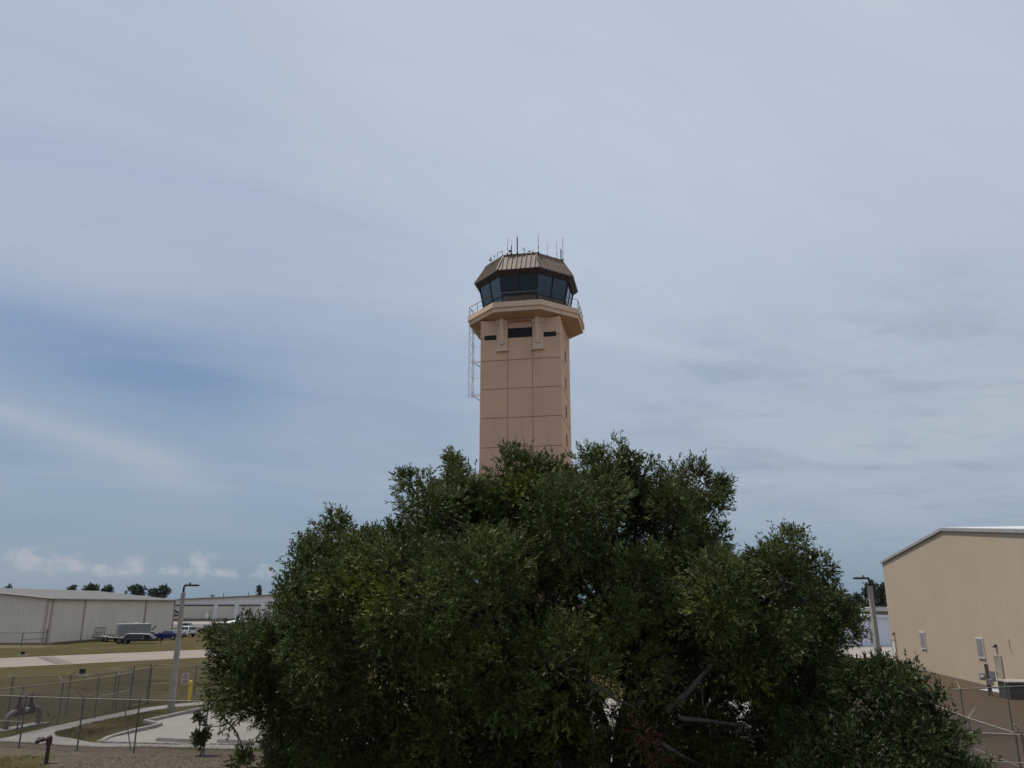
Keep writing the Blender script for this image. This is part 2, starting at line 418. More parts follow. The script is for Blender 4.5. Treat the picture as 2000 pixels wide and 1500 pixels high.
# kerb as a raised ribbon round the planted island
b = MB()
kl = lot_w
def ribbon(b, pts, w, h, z0=.0):
    pts = [Vector((p[0],p[1],0)) for p in pts]; L = []; Rr = []
    for i, p in enumerate(pts):
        t = (pts[min(i+1,len(pts)-1)]-pts[max(i-1,0)]).normalized(); n = Vector((-t.y,t.x,0))
        L.append(p+n*w/2); Rr.append(p-n*w/2)
    hs = h if hasattr(h,'__len__') else [h]*len(pts)
    vs = []; fs = []
    for i in range(len(pts)):
        a, c = L[i], Rr[i]
        vs += [(a.x,a.y,z0),(a.x,a.y,hs[i]),(c.x,c.y,hs[i]),(c.x,c.y,z0)]
    for i in range(len(pts)-1):
        o = i*4
        for k in range(3): fs.append((o+k,o+k+1,o+k+5,o+k+4))
    fs.append((0,1,2,3)); o = (len(pts)-1)*4; fs.append((o+3,o+2,o+1,o))
    b.add(vs, fs)
ribbon(b, kl, .22, [.03,.08,.15,.15,.15,.15,.15,.15,.15,.15])
tag(b.build('kerb', M['kerb'], bevel=.02), kind='structure')
sheet('drain_apron', [(-16.5,34.55),(-14.9,34.45),(-15.4,34.95),(-16.6,35.25)], .016, M['drain'])
# taxiway
tn, tf = Vector((-41.74,77.79,0)), Vector((-50.47,89.74,0))
td = Vector((.678,.735,0)); tnn = Vector((-.735,.678,0)); TW = 14.3
def TX(s, t): q = tn + td*s + tnn*t; return (q.x, q.y)
sheet('taxiway', [TX(-160,0),TX(420,0),TX(420,TW),TX(-160,TW)], .006, M['taxi'])
sheet('taxiway_centre_line', [TX(-160,TW/2-.12),TX(420,TW/2-.12),TX(420,TW/2+.12),TX(-160,TW/2+.12)], .010, M['yellow_faded'])
for t in (.35, TW-.5): sheet('taxiway_edge_line', [TX(-160,t),TX(420,t),TX(420,t+.12),TX(-160,t+.12)], .010, M['yellow_faded'])
b = MB()
hs = (tf - tn).dot(td)
h0, h1 = G(110,1297.6), G(72,1283.6); hu = (h1-h0).normalized(); hL = (h1-h0).length
def HL(a, t): q = h0+td*a+hu*t; return (q.x, q.y, .014)
for k in range(4):
    a0 = k*.42; w_ = .2
    if k < 2: b.add([HL(a0,.2),HL(a0+w_,.2),HL(a0+w_,hL-.3),HL(a0,hL-.3)],[(0,1,2,3)])
    else:
        for j in range(8):
            t0 = .3+j*hL/8.2; b.add([HL(a0,t0),HL(a0+w_,t0),HL(a0+w_,t0+hL/13),HL(a0,t0+hL/13)],[(0,1,2,3)])
tag(b.build('hold_line', M['dark_line']), kind='structure')
# far apron and road
sheet('apron', [(-150,212),(-20,250),(-40,290),(-160,262)], .006, M['apron'])
sheet('road', [(-150,178),(-20,214),(-20,248),(-150,210)], .006, M['asphalt'])
sheet('apron_slab', [(26,88.2),(62,85.6),(64,112),(26,112)], .006, M['apron'])
sheet('door_slab', [G(1912,1347).xy, G(1960,1354).xy, G(1962,1347).xy, G(1935,1345).xy], .012, M['white_trim'])

# ------------------------------------------------------------------ control tower
TL = (1.70, 85.2, 0); TRZ = R(-11)
T = thing('control_tower', 'tall tan control tower with octagonal glass cab, brown metal roof and rooftop antennas', 'control tower', TL, TRZ)
def octa(a):
    h = a*math.tan(PI/8)
    return [(-h,-a),(h,-a),(a,-h),(a,h),(h,a),(-h,a),(-a,h),(-a,-h)]
def tb(mb, name, m, parent=T, **k): return mb.build(name, m, parent, world=False, **k)
SW, SB, SF = 4.35, 3.75, -4.35
b = MB(); b.bb(-SW+.09, SW-.09, SF+.09, SB-.09, 0, 35.2)
zs = [0,2.35,5.5,8.65,11.8,14.95,18.0,21.1,24.25,27.4,30.57,35.2]; gp = .045
cx_ = [-SW,-1.35,1.35,SW]; cy_ = [SF,-1.6,1.1,SB]
for i in range(len(zs)-1):
    z0, z1 = zs[i]+gp, zs[i+1]-gp
    for j in range(3):
        if i == len(zs)-2 and j == 1:
            b.bb(cx_[1]+gp,cx_[2]-gp,SF,SF+.09,z0,33.05); b.bb(cx_[1]+gp,cx_[2]-gp,SF,SF+.09,34.15,z1)
        elif i == len(zs)-2:
            x0, x1 = cx_[j]+(0 if j == 0 else gp), cx_[j+1]-(0 if j == 2 else gp)
            b.bb(x0,x1,SF,SF+.09,z0,33.2-gp); b.bb(x0,x1,SF,SF+.09,33.2+gp,z1)
        else:
            b.bb(cx_[j]+(0 if j==0 else gp), cx_[j+1]-(0 if j==2 else gp), SF, SF+.09, z0, z1)
        b.bb(SW-.09, SW, cy_[j]+(.09 if j==0 else gp), cy_[j+1]-(0 if j==2 else gp), z0, z1)
        b.bb(-SW, -SW+.09, cy_[j]+(.09 if j==0 else gp), cy_[j+1]-(0 if j==2 else gp), z0, z1)
tb(b, 'shaft', M['stucco'])
b = MB(); b.bb(-1.33,1.33,SF-.004,SF+.045,33.06,34.14)
w = tb(b, 'louvre_window', M['louvre'])
b = MB()
for k in range(7): b.bb(-1.3,1.3,SF-.03,SF-.006,33.12+k*.15,33.16+k*.15)
tb(b, 'louvre_blades', M['frame'], w)
for x0, x1 in ((-3.92,-2.56),(2.50,3.92)):
    b = MB(); b.bb(x0,x1,SF-.02,SF+.03,32.95,33.47); tb(b, 'slot_window', M['louvre'])
for zz0 in (31.2,28.05,24.9,21.75,18.6,15.45,12.3):
    b = MB(); b.bb(SW-.02,SW+.012,-.75,.15,zz0,zz0+1.32); tb(b, 'stair_window', M['louvre'])
for x0, x1 in ((-2.55,-1.36),(1.36,2.55)):
    b = MB(); b.bb(x0,x1,SF-.16,SF-.002,31.72,35.1); b.bb(x0-.08,x1+.08,SF-.26,SF-.002,31.55,31.72)
    b.bb(x0-.05,x1+.05,SF-.3,SF-.164,34.55,35.1)
    pl_ = tb(b, 'pilaster', M['stucco_trim'], bevel=.02)
    b = MB(); xm = (x0+x1)/2
    b.add([(xm-.22,SF-.3,32.3),(xm+.22,SF-.3,32.3),(xm+.22,SF-.165,32.3),(xm-.22,SF-.165,32.3),(xm-.22,SF-.62,35.1),(xm+.22,SF-.62,35.1),(xm+.22,SF-.165,35.1),(xm-.22,SF-.165,35.1)],
          [(3,2,1,0),(4,5,6,7),(0,1,5,4),(1,2,6,5),(2,3,7,6),(3,0,4,7)])
    tb(b, 'bracket', M['stucco_trim'], pl_)
b = MB(); b.prism(octa(6.3), 35.92, 36.5); b.frustum(octa(6.12), 35.46, octa(6.14), 35.92, True)
tb(b, 'balcony', M['stucco_trim'], bevel=.015)
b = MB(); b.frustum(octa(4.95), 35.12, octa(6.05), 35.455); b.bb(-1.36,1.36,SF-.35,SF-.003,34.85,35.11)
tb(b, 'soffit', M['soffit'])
# cab: panels and panes lean outwards
A0, A1, Z0, Z1, ZS = 4.42, 5.12, 36.5, 40.3, 37.82
def AA(z): return A0+(A1-A0)*(z-Z0)/(Z1-Z0)
def face_pts(i, z, f0, f1, off=0):
    p = octa(AA(z)+off); q0 = Vector((*p[i],z)); q1 = Vector((*p[(i+1)%8],z))
    return q0.lerp(q1,f0), q0.lerp(q1,f1)
solid = (0, 1, 3, 4, 5)
for i in range(8):
    if i in solid:
        b = MB(); a0, a1 = face_pts(i,Z0,0,1); c0, c1 = face_pts(i,ZS,0,1); b.slab(a0,a1,c1,c0,.06)
        for k in range(1,5):
            q0 = face_pts(i,Z0+.02,k/5,k/5,.012)[0]; q1 = face_pts(i,ZS-.02,k/5,k/5,.012)[0]; b.path([q0,q1],.022,4)
        tb(b, 'wall_panel', M['panel_dark'])
    zb = ZS if i in solid else Z0
    for h in (0,1):
        b = MB(); a0, a1 = face_pts(i,zb+.03,h*.5+.02,h*.5+.48); c0, c1 = face_pts(i,Z1-.03,h*.5+.02,h*.5+.48)
        b.add([a0,a1,c1,c0],[(0,1,2,3)])
        tb(b, 'window_pane', M['cab_glass'])
    if i in (1, 7, 6):                       # added panels behind the angled panes, their colour imitates sky showing in the glass
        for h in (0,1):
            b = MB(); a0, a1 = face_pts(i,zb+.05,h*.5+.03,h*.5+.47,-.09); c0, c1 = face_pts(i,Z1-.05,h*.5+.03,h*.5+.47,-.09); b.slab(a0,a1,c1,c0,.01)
            tb(b, 'sky_tone_panel', M['sky_tone_pale' if i != 1 else 'sky_tone_dark'])
    b = MB(); q0 = face_pts(i,zb,.5,.5)[0]; q1 = face_pts(i,Z1,.5,.5)[0]; b.path([q0,q1],.06,6)
    q0 = face_pts(i,Z0,0,0)[0]; q1 = face_pts(i,Z1,0,0)[0]; b.path([q0,q1],.085,6)
    a0, a1 = face_pts(i,ZS,0,1); b.path([a0,a1],.05,6)
    tb(b, 'mullion', M['frame'])
b = MB(); b.frustum(octa(3.4),36.5,octa(3.5),37.5); tb(b, 'console', M['inside'])
b = MB(); b.prism(octa(5.2), 40.31, 40.36); tb(b, 'ceiling', M['inside'])
b = MB(); b.prism(octa(5.58), 40.37, 40.52); b.frustum(octa(5.14), 40.02, octa(5.5), 40.37, False)
tb(b, 'eave', M['bronze_dark'])
RA0, RA1, RZ0, RZ1 = 5.62, 4.42, 40.45, 42.62
b = MB(); b.frustum(octa(RA0), RZ0+.075, octa(RA1), RZ1)
p0, p1 = octa(RA0), octa(RA1)
for i in range(8):
    q0, q1 = Vector((*p0[i],RZ0+.08)), Vector((*p0[(i+1)%8],RZ0+.08)); r0, r1 = Vector((*p1[i],RZ1)), Vector((*p1[(i+1)%8],RZ1))
    n = (q1-q0).cross(r0-q0).normalized()
    Lt = (r1-r0).length; Lb = (q1-q0).length; e = (q1-q0).normalized(); mb_ = (q0+q1)/2; mt_ = (r0+r1)/2
    k = -8
    for k in range(-8,9):
        o = (k+.5)*.52
        if abs(o) > Lb/2-.1: continue
        f = 1.0 if abs(o) <= Lt/2 else (Lb/2-abs(o))/((Lb-Lt)/2)
        A_ = mb_+e*o; B_ = A_ + (mt_-mb_)*f
        w2 = e*.028
        b.add([A_-w2,A_+w2,B_+w2,B_-w2,A_-w2+n*.10,A_+w2+n*.10,B_+w2+n*.10,B_-w2+n*.10],[(4,5,6,7),(0,1,5,4),(1,2,6,5),(2,3,7,6),(3,0,4,7)])
    b.path([q0+n*.02,r0+n*.02],.10,6)
tb(b, 'roof', M['bronze'])
b = MB(); b.prism(octa(4.5), 42.625, 42.8); tb(b, 'roof_cap', M['bronze'], bevel=.02)
# railing
b = MB(); ro = octa(6.12)
for i in range(8):
    q0, q1 = Vector((*ro[i],0)), Vector((*ro[(i+1)%8],0))
    b.path([q0+Vector((0,0,37.58)), q1+Vector((0,0,37.58))], .032, 6); b.path([q0+Vector((0,0,37.03)), q1+Vector((0,0,37.03))], .014, 4)
    for k in range(3):
        p = q0.lerp(q1,k/3); b.path([p+Vector((0,0,36.48)), p+Vector((0,0,37.6))], .03, 6)
q = Vector((*ro[7],0)); b.path([q+Vector((.05,.2,37.5)), q+Vector((.5,.1,37.1)), q+Vector((.75,0,36.5))], .03, 5)
tb(b, 'railing', M['rail'])
# lattice mast on the left face
zt, zb = AtY(919,640,84.2).z, AtY(919,778,84.2).z
mc = MAT[T.name].inverted() @ Vector((AtY(921,700,84.2).x, 84.2, 0)); mx, my = mc.x, mc.y
b = MB(); legs = [(mx-.28,my-.12),(mx+.28,my-.12),(mx,my+.38)]
for x, y in legs: b.path([(x,y,zb),(x,y,zt+1.2)], .03, 5)
z = zb+.2; k = 0
while z < zt+1:
    for i in range(3):
        p, q = legs[i], legs[(i+1)%3]
        b.path([(*p,z),(*q,z+.9)] if k % 2 else [(*q,z),(*p,z+.9)], .02, 4)
    z += .9; k += 1
for py in (648, 706, 771):
    z = AtY(930,py,84).z
    for yy in (my-.12, my+.38):
        b.path([(mx-.3,yy,z),(-SW,yy,z)], .04, 5); b.path([(mx+.25,yy,z-.05),(-SW,yy,z-1.05)], .03, 5)
for py in (677, 738): b.path([(mx,my,AtY(930,py,84).z),(-SW,my,AtY(930,py,84).z)], .02, 4)
tb(b, 'lattice_mast', M['white_steel'])
# rooftop antennas
def antenna(px, yt, yb, r, m, tip=None, knob=None):
    p = G(px, yb, 42.7); zt = AtY(px, yt, p.y).z
    b = MB(); b.path([(p.x,p.y,42.6),(p.x,p.y,zt)], r, 6)
    if tip: b.path([(p.x,p.y,zt-.05),(p.x,p.y,AtY(px,tip,p.y).z)], .012, 5)
    if knob: zk = AtY(px,knob,p.y).z; b.path([(p.x,p.y,zk-.15),(p.x,p.y,zk+.15)], r*2.2, 6)
    b.box((p.x,p.y,42.84),(.2,.2,.08)); b.build('antenna', M[m], T)
antenna(991.3,464,498,.022,'antenna',knob=486); antenna(999,480,498,.06,'antenna_dark',tip=468); antenna(1010.3,464,497,.075,'antenna_dark',tip=458)
antenna(1051.6,459,495,.025,'antenna_dark',knob=483.5); antenna(1069.4,475,502,.016,'antenna'); antenna(1087.7,472,507,.022,'antenna',knob=495)
antenna(1096,487.5,510,.075,'antenna_dark',tip=482); antenna(1099.8,464.7,509.5,.028,'antenna_dark'); antenna(1041,487,495,.012,'antenna')
p = G(1024.6,496.5,42.7); zt = AtY(1024.6,487,p.y).z
b = MB(); b.path([(p.x,p.y,42.6),(p.x,p.y,zt)],.03,6); b.path([(p.x,p.y,zt-.15),(p.x-.28,p.y,zt+.2)],.035,5); b.path([(p.x,p.y,zt-.1),(p.x+.05,p.y,zt+.25)],.025,5)
b.build('wind_sensor', M['antenna_dark'], T)
p = G(981.3,500,42.7); q = G(971.5,504,42.7); zt = AtY(981,490,p.y).z
b = MB(); b.path([(p.x,p.y,42.6),(p.x,p.y,zt),(q.x,p.y+.4,zt-.08),(q.x,p.y+.4,zt-.5)],.035,6); b.path([(q.x,q.y,42.6),(q.x,q.y,42.9),(q.x,p.y+.4,zt-.5)],.02,6)
b.build('pipe_arch', M['antenna'], T)
p = G(958.5,512,42.7); b = MB(); b.path([(p.x,p.y,42.6),(p.x,p.y,43.35)],.04,6); b.path([(p.x-.25,p.y,42.95),(p.x+.2,p.y,42.95)],.06,6); b.lathe((p.x,p.y,43.1),[(.05,0),(.1,.06),(.05,.2)],n=10)
b.build('obstruction_light', M['antenna_dark'], T)
p = G(965.6,508,42.7); b = MB(); b.path([(p.x,p.y,42.6),(p.x,p.y,43.1)],.02,6); b.lathe((p.x,p.y,43.1),[(.05,0),(.09,.08),(.04,.22)],n=10)
b.build('obstruction_light', M['antenna'], T)
p = G(996,497.5,42.7); b = MB(); b.path([(p.x,p.y,42.6),(p.x,p.y,43.0)],.03,6); b.lathe((p.x,p.y,43.0),[(.03,0),(.15,.1),(.15,.2),(.04,.3)],n=10)
b.build('beacon', M['antenna_dark'], T)
# the bird on the roof edge
p = G(1034,494.5,42.8); BS = .62
bird = thing('bird', 'small grey bird perched on the front edge of the tower roof', 'bird', (p.x,p.y,42.8))
def bp(x, y, z): return (p.x+x*BS, p.y+y*BS, 42.8+z*BS)
b = MB(); b.path([bp(-.36,0,.2),bp(-.2,0,.26),bp(-.02,0,.34),bp(.14,0,.44),bp(.2,0,.56),bp(.24,0,.62),bp(.34,0,.61)],[.02*BS,.06*BS,.12*BS,.10*BS,.06*BS,.07*BS,.012*BS],8)
for dx_ in (-.02,.05): b.path([bp(dx_,0,0),bp(dx_,0,.3)],.01,4)
b.build('body', M['gull_white'], bird, smooth=True)
for s_ in (-1,1):
    b = MB(); b.path([bp(-.4,s_*.05,.23),bp(-.1,s_*.1,.32),bp(.1,s_*.09,.4)],[.01,.04,.02],6); b.build('wing', M['gull_grey'], bird, smooth=True)

# ------------------------------------------------------------------ corrugated sheds and hangars
def corrugated(b, p0, p1, top, z0=0.0, pitch=.3, dep=.035, rib=.35):
    """wall from p0 to p1 (x,y), outward normal to the right of p0->p1; top(f) gives height at fraction f"""
    p0, p1 = Vector((*p0,0)), Vector((*p1,0)); L = (p1-p0).length; t = (p1-p0)/L; n = Vector((t.y,-t.x,0))
    ss = []; k = 0.0
    while k < L:
        for a, o in ((0,0),(pitch*(1-rib),0),(pitch*(1-rib*.75),1),(pitch*(1-rib*.25),1)):
            if k+a < L: ss.append((k+a, o))
        k += pitch
    ss.append((L, 0))
    vs = []
    for s_, o in ss:
        q = p0+t*s_+n*dep*o; vs += [(q.x,q.y,z0),(q.x,q.y,top(s_/L))]
    b.add(vs, [(2*i,2*i+2,2*i+3,2*i+1) for i in range(len(ss)-1)])

# left hangar
hc, he = Vector((-65.5,117.0)), Vector((-66.3,162.0)); HX = -98.6
HH = thing('metal_hangar', 'long low pale grey ribbed metal hangar beyond the taxiway with trailers against it', 'hangar', (-82,140,0))
EV, RG = 6.15, 7.75
b = MB()
corrugated(b, (HX,117.0), tuple(hc), lambda f: EV+(RG-EV)*(1-abs(2*f-1)), pitch=.6, dep=.06)
b.build('gable_wall', M['pale_wall'], HH)
b = MB(); corrugated(b, tuple(hc), tuple(he), lambda f: EV, pitch=.6, dep=.06); b.add([(he.x,he.y,0),(HX,he.y,0),(HX,he.y,EV),(-82,he.y,RG),(he.x,he.y,EV)],[(0,1,2,3,4)])
b.add([(HX,117,0),(HX,162,0),(HX,162,EV),(HX,117,EV)],[(3,2,1,0)])
b.build('side_wall', M['pale_wall'], HH)
b = MB(); xr = -82.05
b.slab((xr,116.6,RG+.12),(hc.x+.45,116.6,EV+.05),(he.x+.45,162.4,EV+.05),(xr,162.4,RG+.12),.1)
b.slab((HX-.4,116.6,EV+.05),(xr,116.6,RG+.12),(xr,162.4,RG+.12),(HX-.4,162.4,EV+.05),.1)
for k in range(76):
    y = 116.9+k*.6; b.path([(xr,y,RG+.14),(hc.x+.4-.018*k*.6,y,EV+.07)],.03,4,False)
rf = b.build('roof', M['pale_roof'], HH)
b = MB(); b.path([(hc.x+.48,116.55,EV-.02),(he.x+.48,162.4,EV-.02)],.11,6); b.path([(hc.x+.48,116.55,EV+.0),(xr,116.55,RG+.06),(HX,116.55,EV)],.10,6)
b.build('gutter', M['pale_trim'], rf)
for (x, y) in ((hc.x+.08,117.35),(hc.x-.35,116.92),(hc.x-.06,126.6),(hc.x-.45,148.5),(he.x+.08,161.7)):
    b = MB(); b.box((x,y,EV/2),(.22,.22,EV)); b.build('downspout', M['pale_trim'], HH)
b = MB(); b.bb(HX,hc.x,116.85,116.98,.0,.16); b.bb(hc.x-.9,hc.x+.02,117.6,161.9,0,.14); b.build('base_flashing', M['brown_trim'], HH)
# pipe fence in front of its gable
PF = thing('pipe_fence', 'dark thin pipe fence in front of the pale hangar gable', 'fence', (-68,109,0))
pts = [G(-40,1262),G(41,1263),G(88,1259.5)]
for q, h in zip(pts,(1.75,1.75,2.1)):
    b = MB(); b.path([(q.x,q.y,0),(q.x,q.y,h)],.06,6); b.build('post', M['galv_dark'], PF)
for h in (1.7,.85):
    b = MB(); b.path([(*pts[0].xy,h),(*pts[1].xy,h),(*pts[2].xy,h)] if h > 1 else [(*pts[1].xy,h),(*pts[2].xy,h)],.04,6); b.build('rail', M['galv_dark'], PF)

# far hangar row
fb0, fdir = Vector((-110,266.5)), Vector((.958,.287)).normalized()
FL = 95.0
FH = thing('hangar_row', 'distant grey hangar row with wide tan doors behind the parked cars', 'hangar', (fb0.x-20*fdir.x,fb0.y-20*fdir.y,0), math.atan2(fdir.y,fdir.x))
F0 = Vector((fb0.x-20*fdir.x, fb0.y-20*fdir.y))
def FHIT(px, py):
    u, y, w = ray(px, py); a = u/y
    k = (a*F0.y-F0.x)/(fdir.x-a*fdir.y); Y = F0.y+k*fdir.y
    return k, CAMH+w*Y/y
kl_, z1 = FHIT(340,1172); kr_, z2 = FHIT(520,1163.5)
sl = (z2-z1)/(kr_-kl_); ftop = lambda k: z1+sl*(k-kl_)
kend = kr_+14
b = MB(); poly = [(0,0),(kend,0),(kend,ftop(kend)),(0,ftop(0))]
n = 4; vs = [(x,0,z) for x,z in poly]+[(x,30,z) for x,z in poly]; b.add(vs,[(0,1,2,3),(7,6,5,4),(1,5,6,2),(0,3,7,4)])
k2 = kend+34; b.add([(kend,0,0),(k2,0,0),(k2,0,ftop(0)),(kend,0,ftop(kend)),(kend,30,0),(k2,30,0),(k2,30,ftop(0)),(kend,30,ftop(kend))],[(0,1,2,3),(7,6,5,4),(1,5,6,2)])
tb(b,'wall',M['grey_wall'],FH)
b = MB(); b.slab((-1,-.8,ftop(-1)+.3),(kend,-.8,ftop(kend)+.3),(kend,31,ftop(kend)+.3),(-1,31,ftop(-1)+.3),.45); b.slab((kend,-.8,ftop(kend)+.3),(k2+1,-.8,ftop(0)+.3),(k2+1,31,ftop(0)+.3),(kend,31,ftop(kend)+.3),.45)
tb(b,'roof',M['brown_trim'],FH)
zd = FHIT(430,1183)[1]
cols = [FHIT(px,1200)[0] for px in (330,416,424,456.5,465.5,508,517,560)]
for a, c in ((0,1),(2,3),(4,5),(6,7)):
    b = MB(); b.bb(cols[a],cols[c],-.25,-.01,.9,zd-.02); dr = tb(b,'hangar_door',M['tan_door'],FH)
    b = MB(); b.bb(cols[a],cols[c],-.4,-.26,zd-.05,zd+.3); tb(b,'door_header',M['black'],dr)
b = MB(); b.bb(0,k2,-.3,-.02,0,.35); b.bb(0,cols[1],-.35,-.05,.55,.88); b.bb(cols[2],k2,-.35,-.05,.55,.88); tb(b,'base_band',M['brown_trim'],FH)
for px in (403.5, 494):
    kk, zz0 = FHIT(px,1206); b = MB(); b.bb(kk-.45,kk+.45,-.36,-.28,.9,2.7); tb(b,'side_door',M['white_trim'],FH)
kk, zk = FHIT(411,1196); b = MB(); b.bb(kk-.5,kk+.5,-.33,-.28,zk-.6,zk+.5); tb(b,'notice_board',M['stone_band'],FH)
kk, zk = FHIT(344.5,1197.5)
b = MB(); tri = [(kk-.6,zk+1.0),(kk+1.4,zk-.5),(kk-.5,zk-.85)]
for i in range(3):
    (x0,y0),(x1,y1) = tri[i],tri[(i+1)%3]; b.path([(x0,-.34,y0),(x1,-.34,y1)],.22,6)
tb(b,'wall_emblem',M['black'],FH)

# beige building on the right (local x runs along the visible gable towards the camera)
RC = Vector((35.7,78.4)); rd = Vector((-.1614,-.9869)).normalized(); RRZ = math.atan2(rd.y,rd.x)
RB = thing('beige_building', 'tall beige ribbed metal building with a white edged roof on the right', 'building', (RC.x,RC.y,0), RRZ)
def RHIT(px, py):
    u, y, w = ray(px, py); a = u/y
    k = (a*RC.y-RC.x)/(rd.x-a*rd.y); Y = RC.y+k*rd.y
    return k, CAMH+w*Y/y
RE, RR, RW_, RD = 9.35, 10.92, 34.4, 42.0
rt = lambda f: RE+(RR-RE)*(1-abs(2*f-1))
b = MB(); corrugated(b,(0,0),(RW_,0),rt,pitch=.3,dep=.016)
b.add([(0,0,0),(0,RD,0),(0,RD,RE),(0,0,RE)],[(3,2,1,0)]); b.add([(RW_,0,0),(RW_,RD,0),(RW_,RD,RE),(RW_,0,RE)],[(0,1,2,3)])
b.add([(0,RD,0),(RW_,RD,0),(RW_,RD,RE),(RW_/2,RD,RR),(0,RD,RE)],[(4,3,2,1,0)])
tb(b,'wall',M['beige'],RB)
b = MB(); o = .14; xm = RW_/2
b.slab((-o,-o,RE+.0),(xm,-o,RR+.1),(xm,RD,RR+.1),(-o,RD,RE+.0),-.04); b.slab((xm,-o,RR+.1),(RW_+o,-o,RE),(RW_+o,RD,RE),(xm,RD,RR+.1),-.04)
rf = tb(b,'roof',M['white_trim'],RB)
b = MB(); b.slab((-o,-o-.02,RE-.22),(xm,-o-.02,RR-.12),(xm,-o-.02,RR+.1),(-o,-o-.02,RE+.0),.05); b.slab((xm,-o-.02,RR-.12),(RW_+o,-o-.02,RE-.22),(RW_+o,-o-.02,RE),(xm,-o-.02,RR+.1),.05)
tb(b,'rake_trim',M['gutter'],rf)
for (tl, tr, br) in (((1797.5,1235.5),(1806,1236),(1811,1267)),((1908,1247.5),(1920,1248),(1926,1285))):
    k0, za = RHIT(*tl); k2_, _ = RHIT(*tr); k1, zb = RHIT(*br)
    ctr = (k0+k2_)/2; hw = abs(k2_-k0)/2
    b = MB(); b.bb(ctr-hw,ctr+hw,-.07,-.03,zb,za); vt = tb(b,'vent_window',M['grey_louvre'],RB)
    b = MB(); 
    for k in range(9): zq = zb+(za-zb)*(k+.5)/9; b.bb(ctr-hw+.05,ctr+hw-.05,-.10,-.072,zq-.03,zq+.02)
    tb(b,'louvre_blades',M['grey_louvre'],vt)
    b = MB(); b.bb(ctr-hw-.08,ctr+hw+.08,-.10,-.03,za,za+.09); b.bb(ctr-hw-.08,ctr+hw+.08,-.10,-.03,zb-.07,zb); b.bb(ctr+hw,ctr+hw+.07,-.10,-.03,zb,za)
    tb(b,'window_trim',M['white_trim'],vt)
kd, _ = RHIT(1956,1320)
b = MB(); b.bb(kd-.46,kd+.46,-.08,-.03,.05,2.1); dr = tb(b,'door',M['olive_door'],RB)
b = MB(); b.bb(kd-.52,kd-.46,-.10,-.03,.0,2.1); b.bb(kd+.46,kd+.52,-.10,-.03,.0,2.1); b.bb(kd-.52,kd+.52,-.10,-.03,2.1,2.16); tb(b,'door_frame',M['pale_trim'],dr)
b = MB(); b.bb(kd-.42,kd-.34,-.16,-.082,.95,1.12); tb(b,'handle',M['alloy'],dr)
b = MB(); b.bb(.35,1.35,-.08,-.03,.05,2.15); d2 = tb(b,'door',M['white_trim'],RB)
b = MB(); b.bb(1.35,1.46,-.12,-.03,0,2.15); b.bb(.24,.35,-.12,-.03,0,2.15); b.bb(.24,1.46,-.12,-.03,2.15,2.27); tb(b,'door_frame',M['pale_trim'],d2)
b = MB(); b.bb(1.15,1.25,-.14,-.082,.9,1.1); tb(b,'handle',M['black'],d2)
def wall_lamp(px, py, zbot):
    k, z = RHIT(px,py); b = MB()
    b.add([(k-.10,-.03,z+.09),(k+.10,-.03,z+.09),(k+.13,-.24,z-.08),(k-.13,-.24,z-.08),(k-.10,-.03,z-.09),(k+.10,-.03,z-.09),(k+.13,-.22,z-.12),(k-.13,-.22,z-.12)],[(0,1,2,3),(7,6,5,4),(0,4,5,1),(1,5,6,2),(2,6,7,3),(3,7,4,0)])
    lm = tb(b,'wall_lamp',M['black'],RB)
    b = MB(); b.path([(k,-.05,z-.09),(k,-.05,zbot)],.025,6); tb(b,'conduit',M['pale_trim'],lm)
wall_lamp(1747.5,1237,2.3); wall_lamp(1946.5,1261,2.25)
k, z = RHIT(1973,1258); b = MB(); b.path([(k,-.06,z-.35),(k,-.06,z+.3)],.035,6); b.path([(k,-.06,z-.35),(k+.1,-.06,z-.4)],.03,6); tb(b,'wall_pipe',M['pale_trim'],RB)
b = MB(); b.bb(0,RW_,-.06,-.03,0,.1); tb(b,'base_flashing',M['brown_trim'],RB)

# pale blue shed and the building behind it
sp0 = G(1640,1263.5); SH = thing('metal_shed', 'pale blue ribbed metal shed between the tree and the beige building', 'shed', (52,112,0))
y0 = 109.3; hz_ = AtY(1700,1205,y0).z
x0s, x1s = 41.0, 60.0; xm = AtY(1712,1200,y0).x; sh = lambda f: 3.3+(hz_-3.3)*(1-abs((x0s+f*(x1s-x0s))-xm)/ (x1s-xm) if (x0s+f*(x1s-x0s))>xm else 1-.5*(xm-(x0s+f*(x1s-x0s)))/(xm-x0s))
b = MB(); corrugated(b,(x0s,y0),(x1s,y0),sh,pitch=.55,dep=.05)
b.add([(x0s,y0,0),(x0s,y0+16,0),(x0s,y0+16,sh(0)),(x0s,y0,sh(0))],[(3,2,1,0)]); b.build('wall',M['blue_wall'],SH)
b = MB(); zl, zr = sh(0), sh(1)
b.slab((x0s-.2,y0-.3,zl+.28),(xm,y0-.3,hz_+.28),(xm,y0+16,hz_+.28),(x0s-.2,y0+16,zl+.28),.3); b.slab((xm,y0-.3,hz_+.28),(x1s,y0-.3,zr+.28),(x1s,y0+16,zr+.28),(xm,y0+16,hz_+.28),.3)
b.build('roof',M['blue_wall'],SH)
q = AtY(1700,1209.5,y0-.07); b = MB(); b.path([(q.x+.3*math.cos(a),y0-.09,q.z+.34*math.sin(a)) for a in np.linspace(R(45),R(315),12)],.05,5)
b.build('letter',M['blue_mark'],SH)
for px, py, w_, h_ in ((1706,1243,1.0,1.3),(1707,1252,.8,.7)):
    q = AtY(px,py,y0-.1); b = MB(); b.box((q.x,y0-.12,q.z),(w_*.8,.12,h_*.8)); b.build('meter_box',M['elec_grey'],SH)
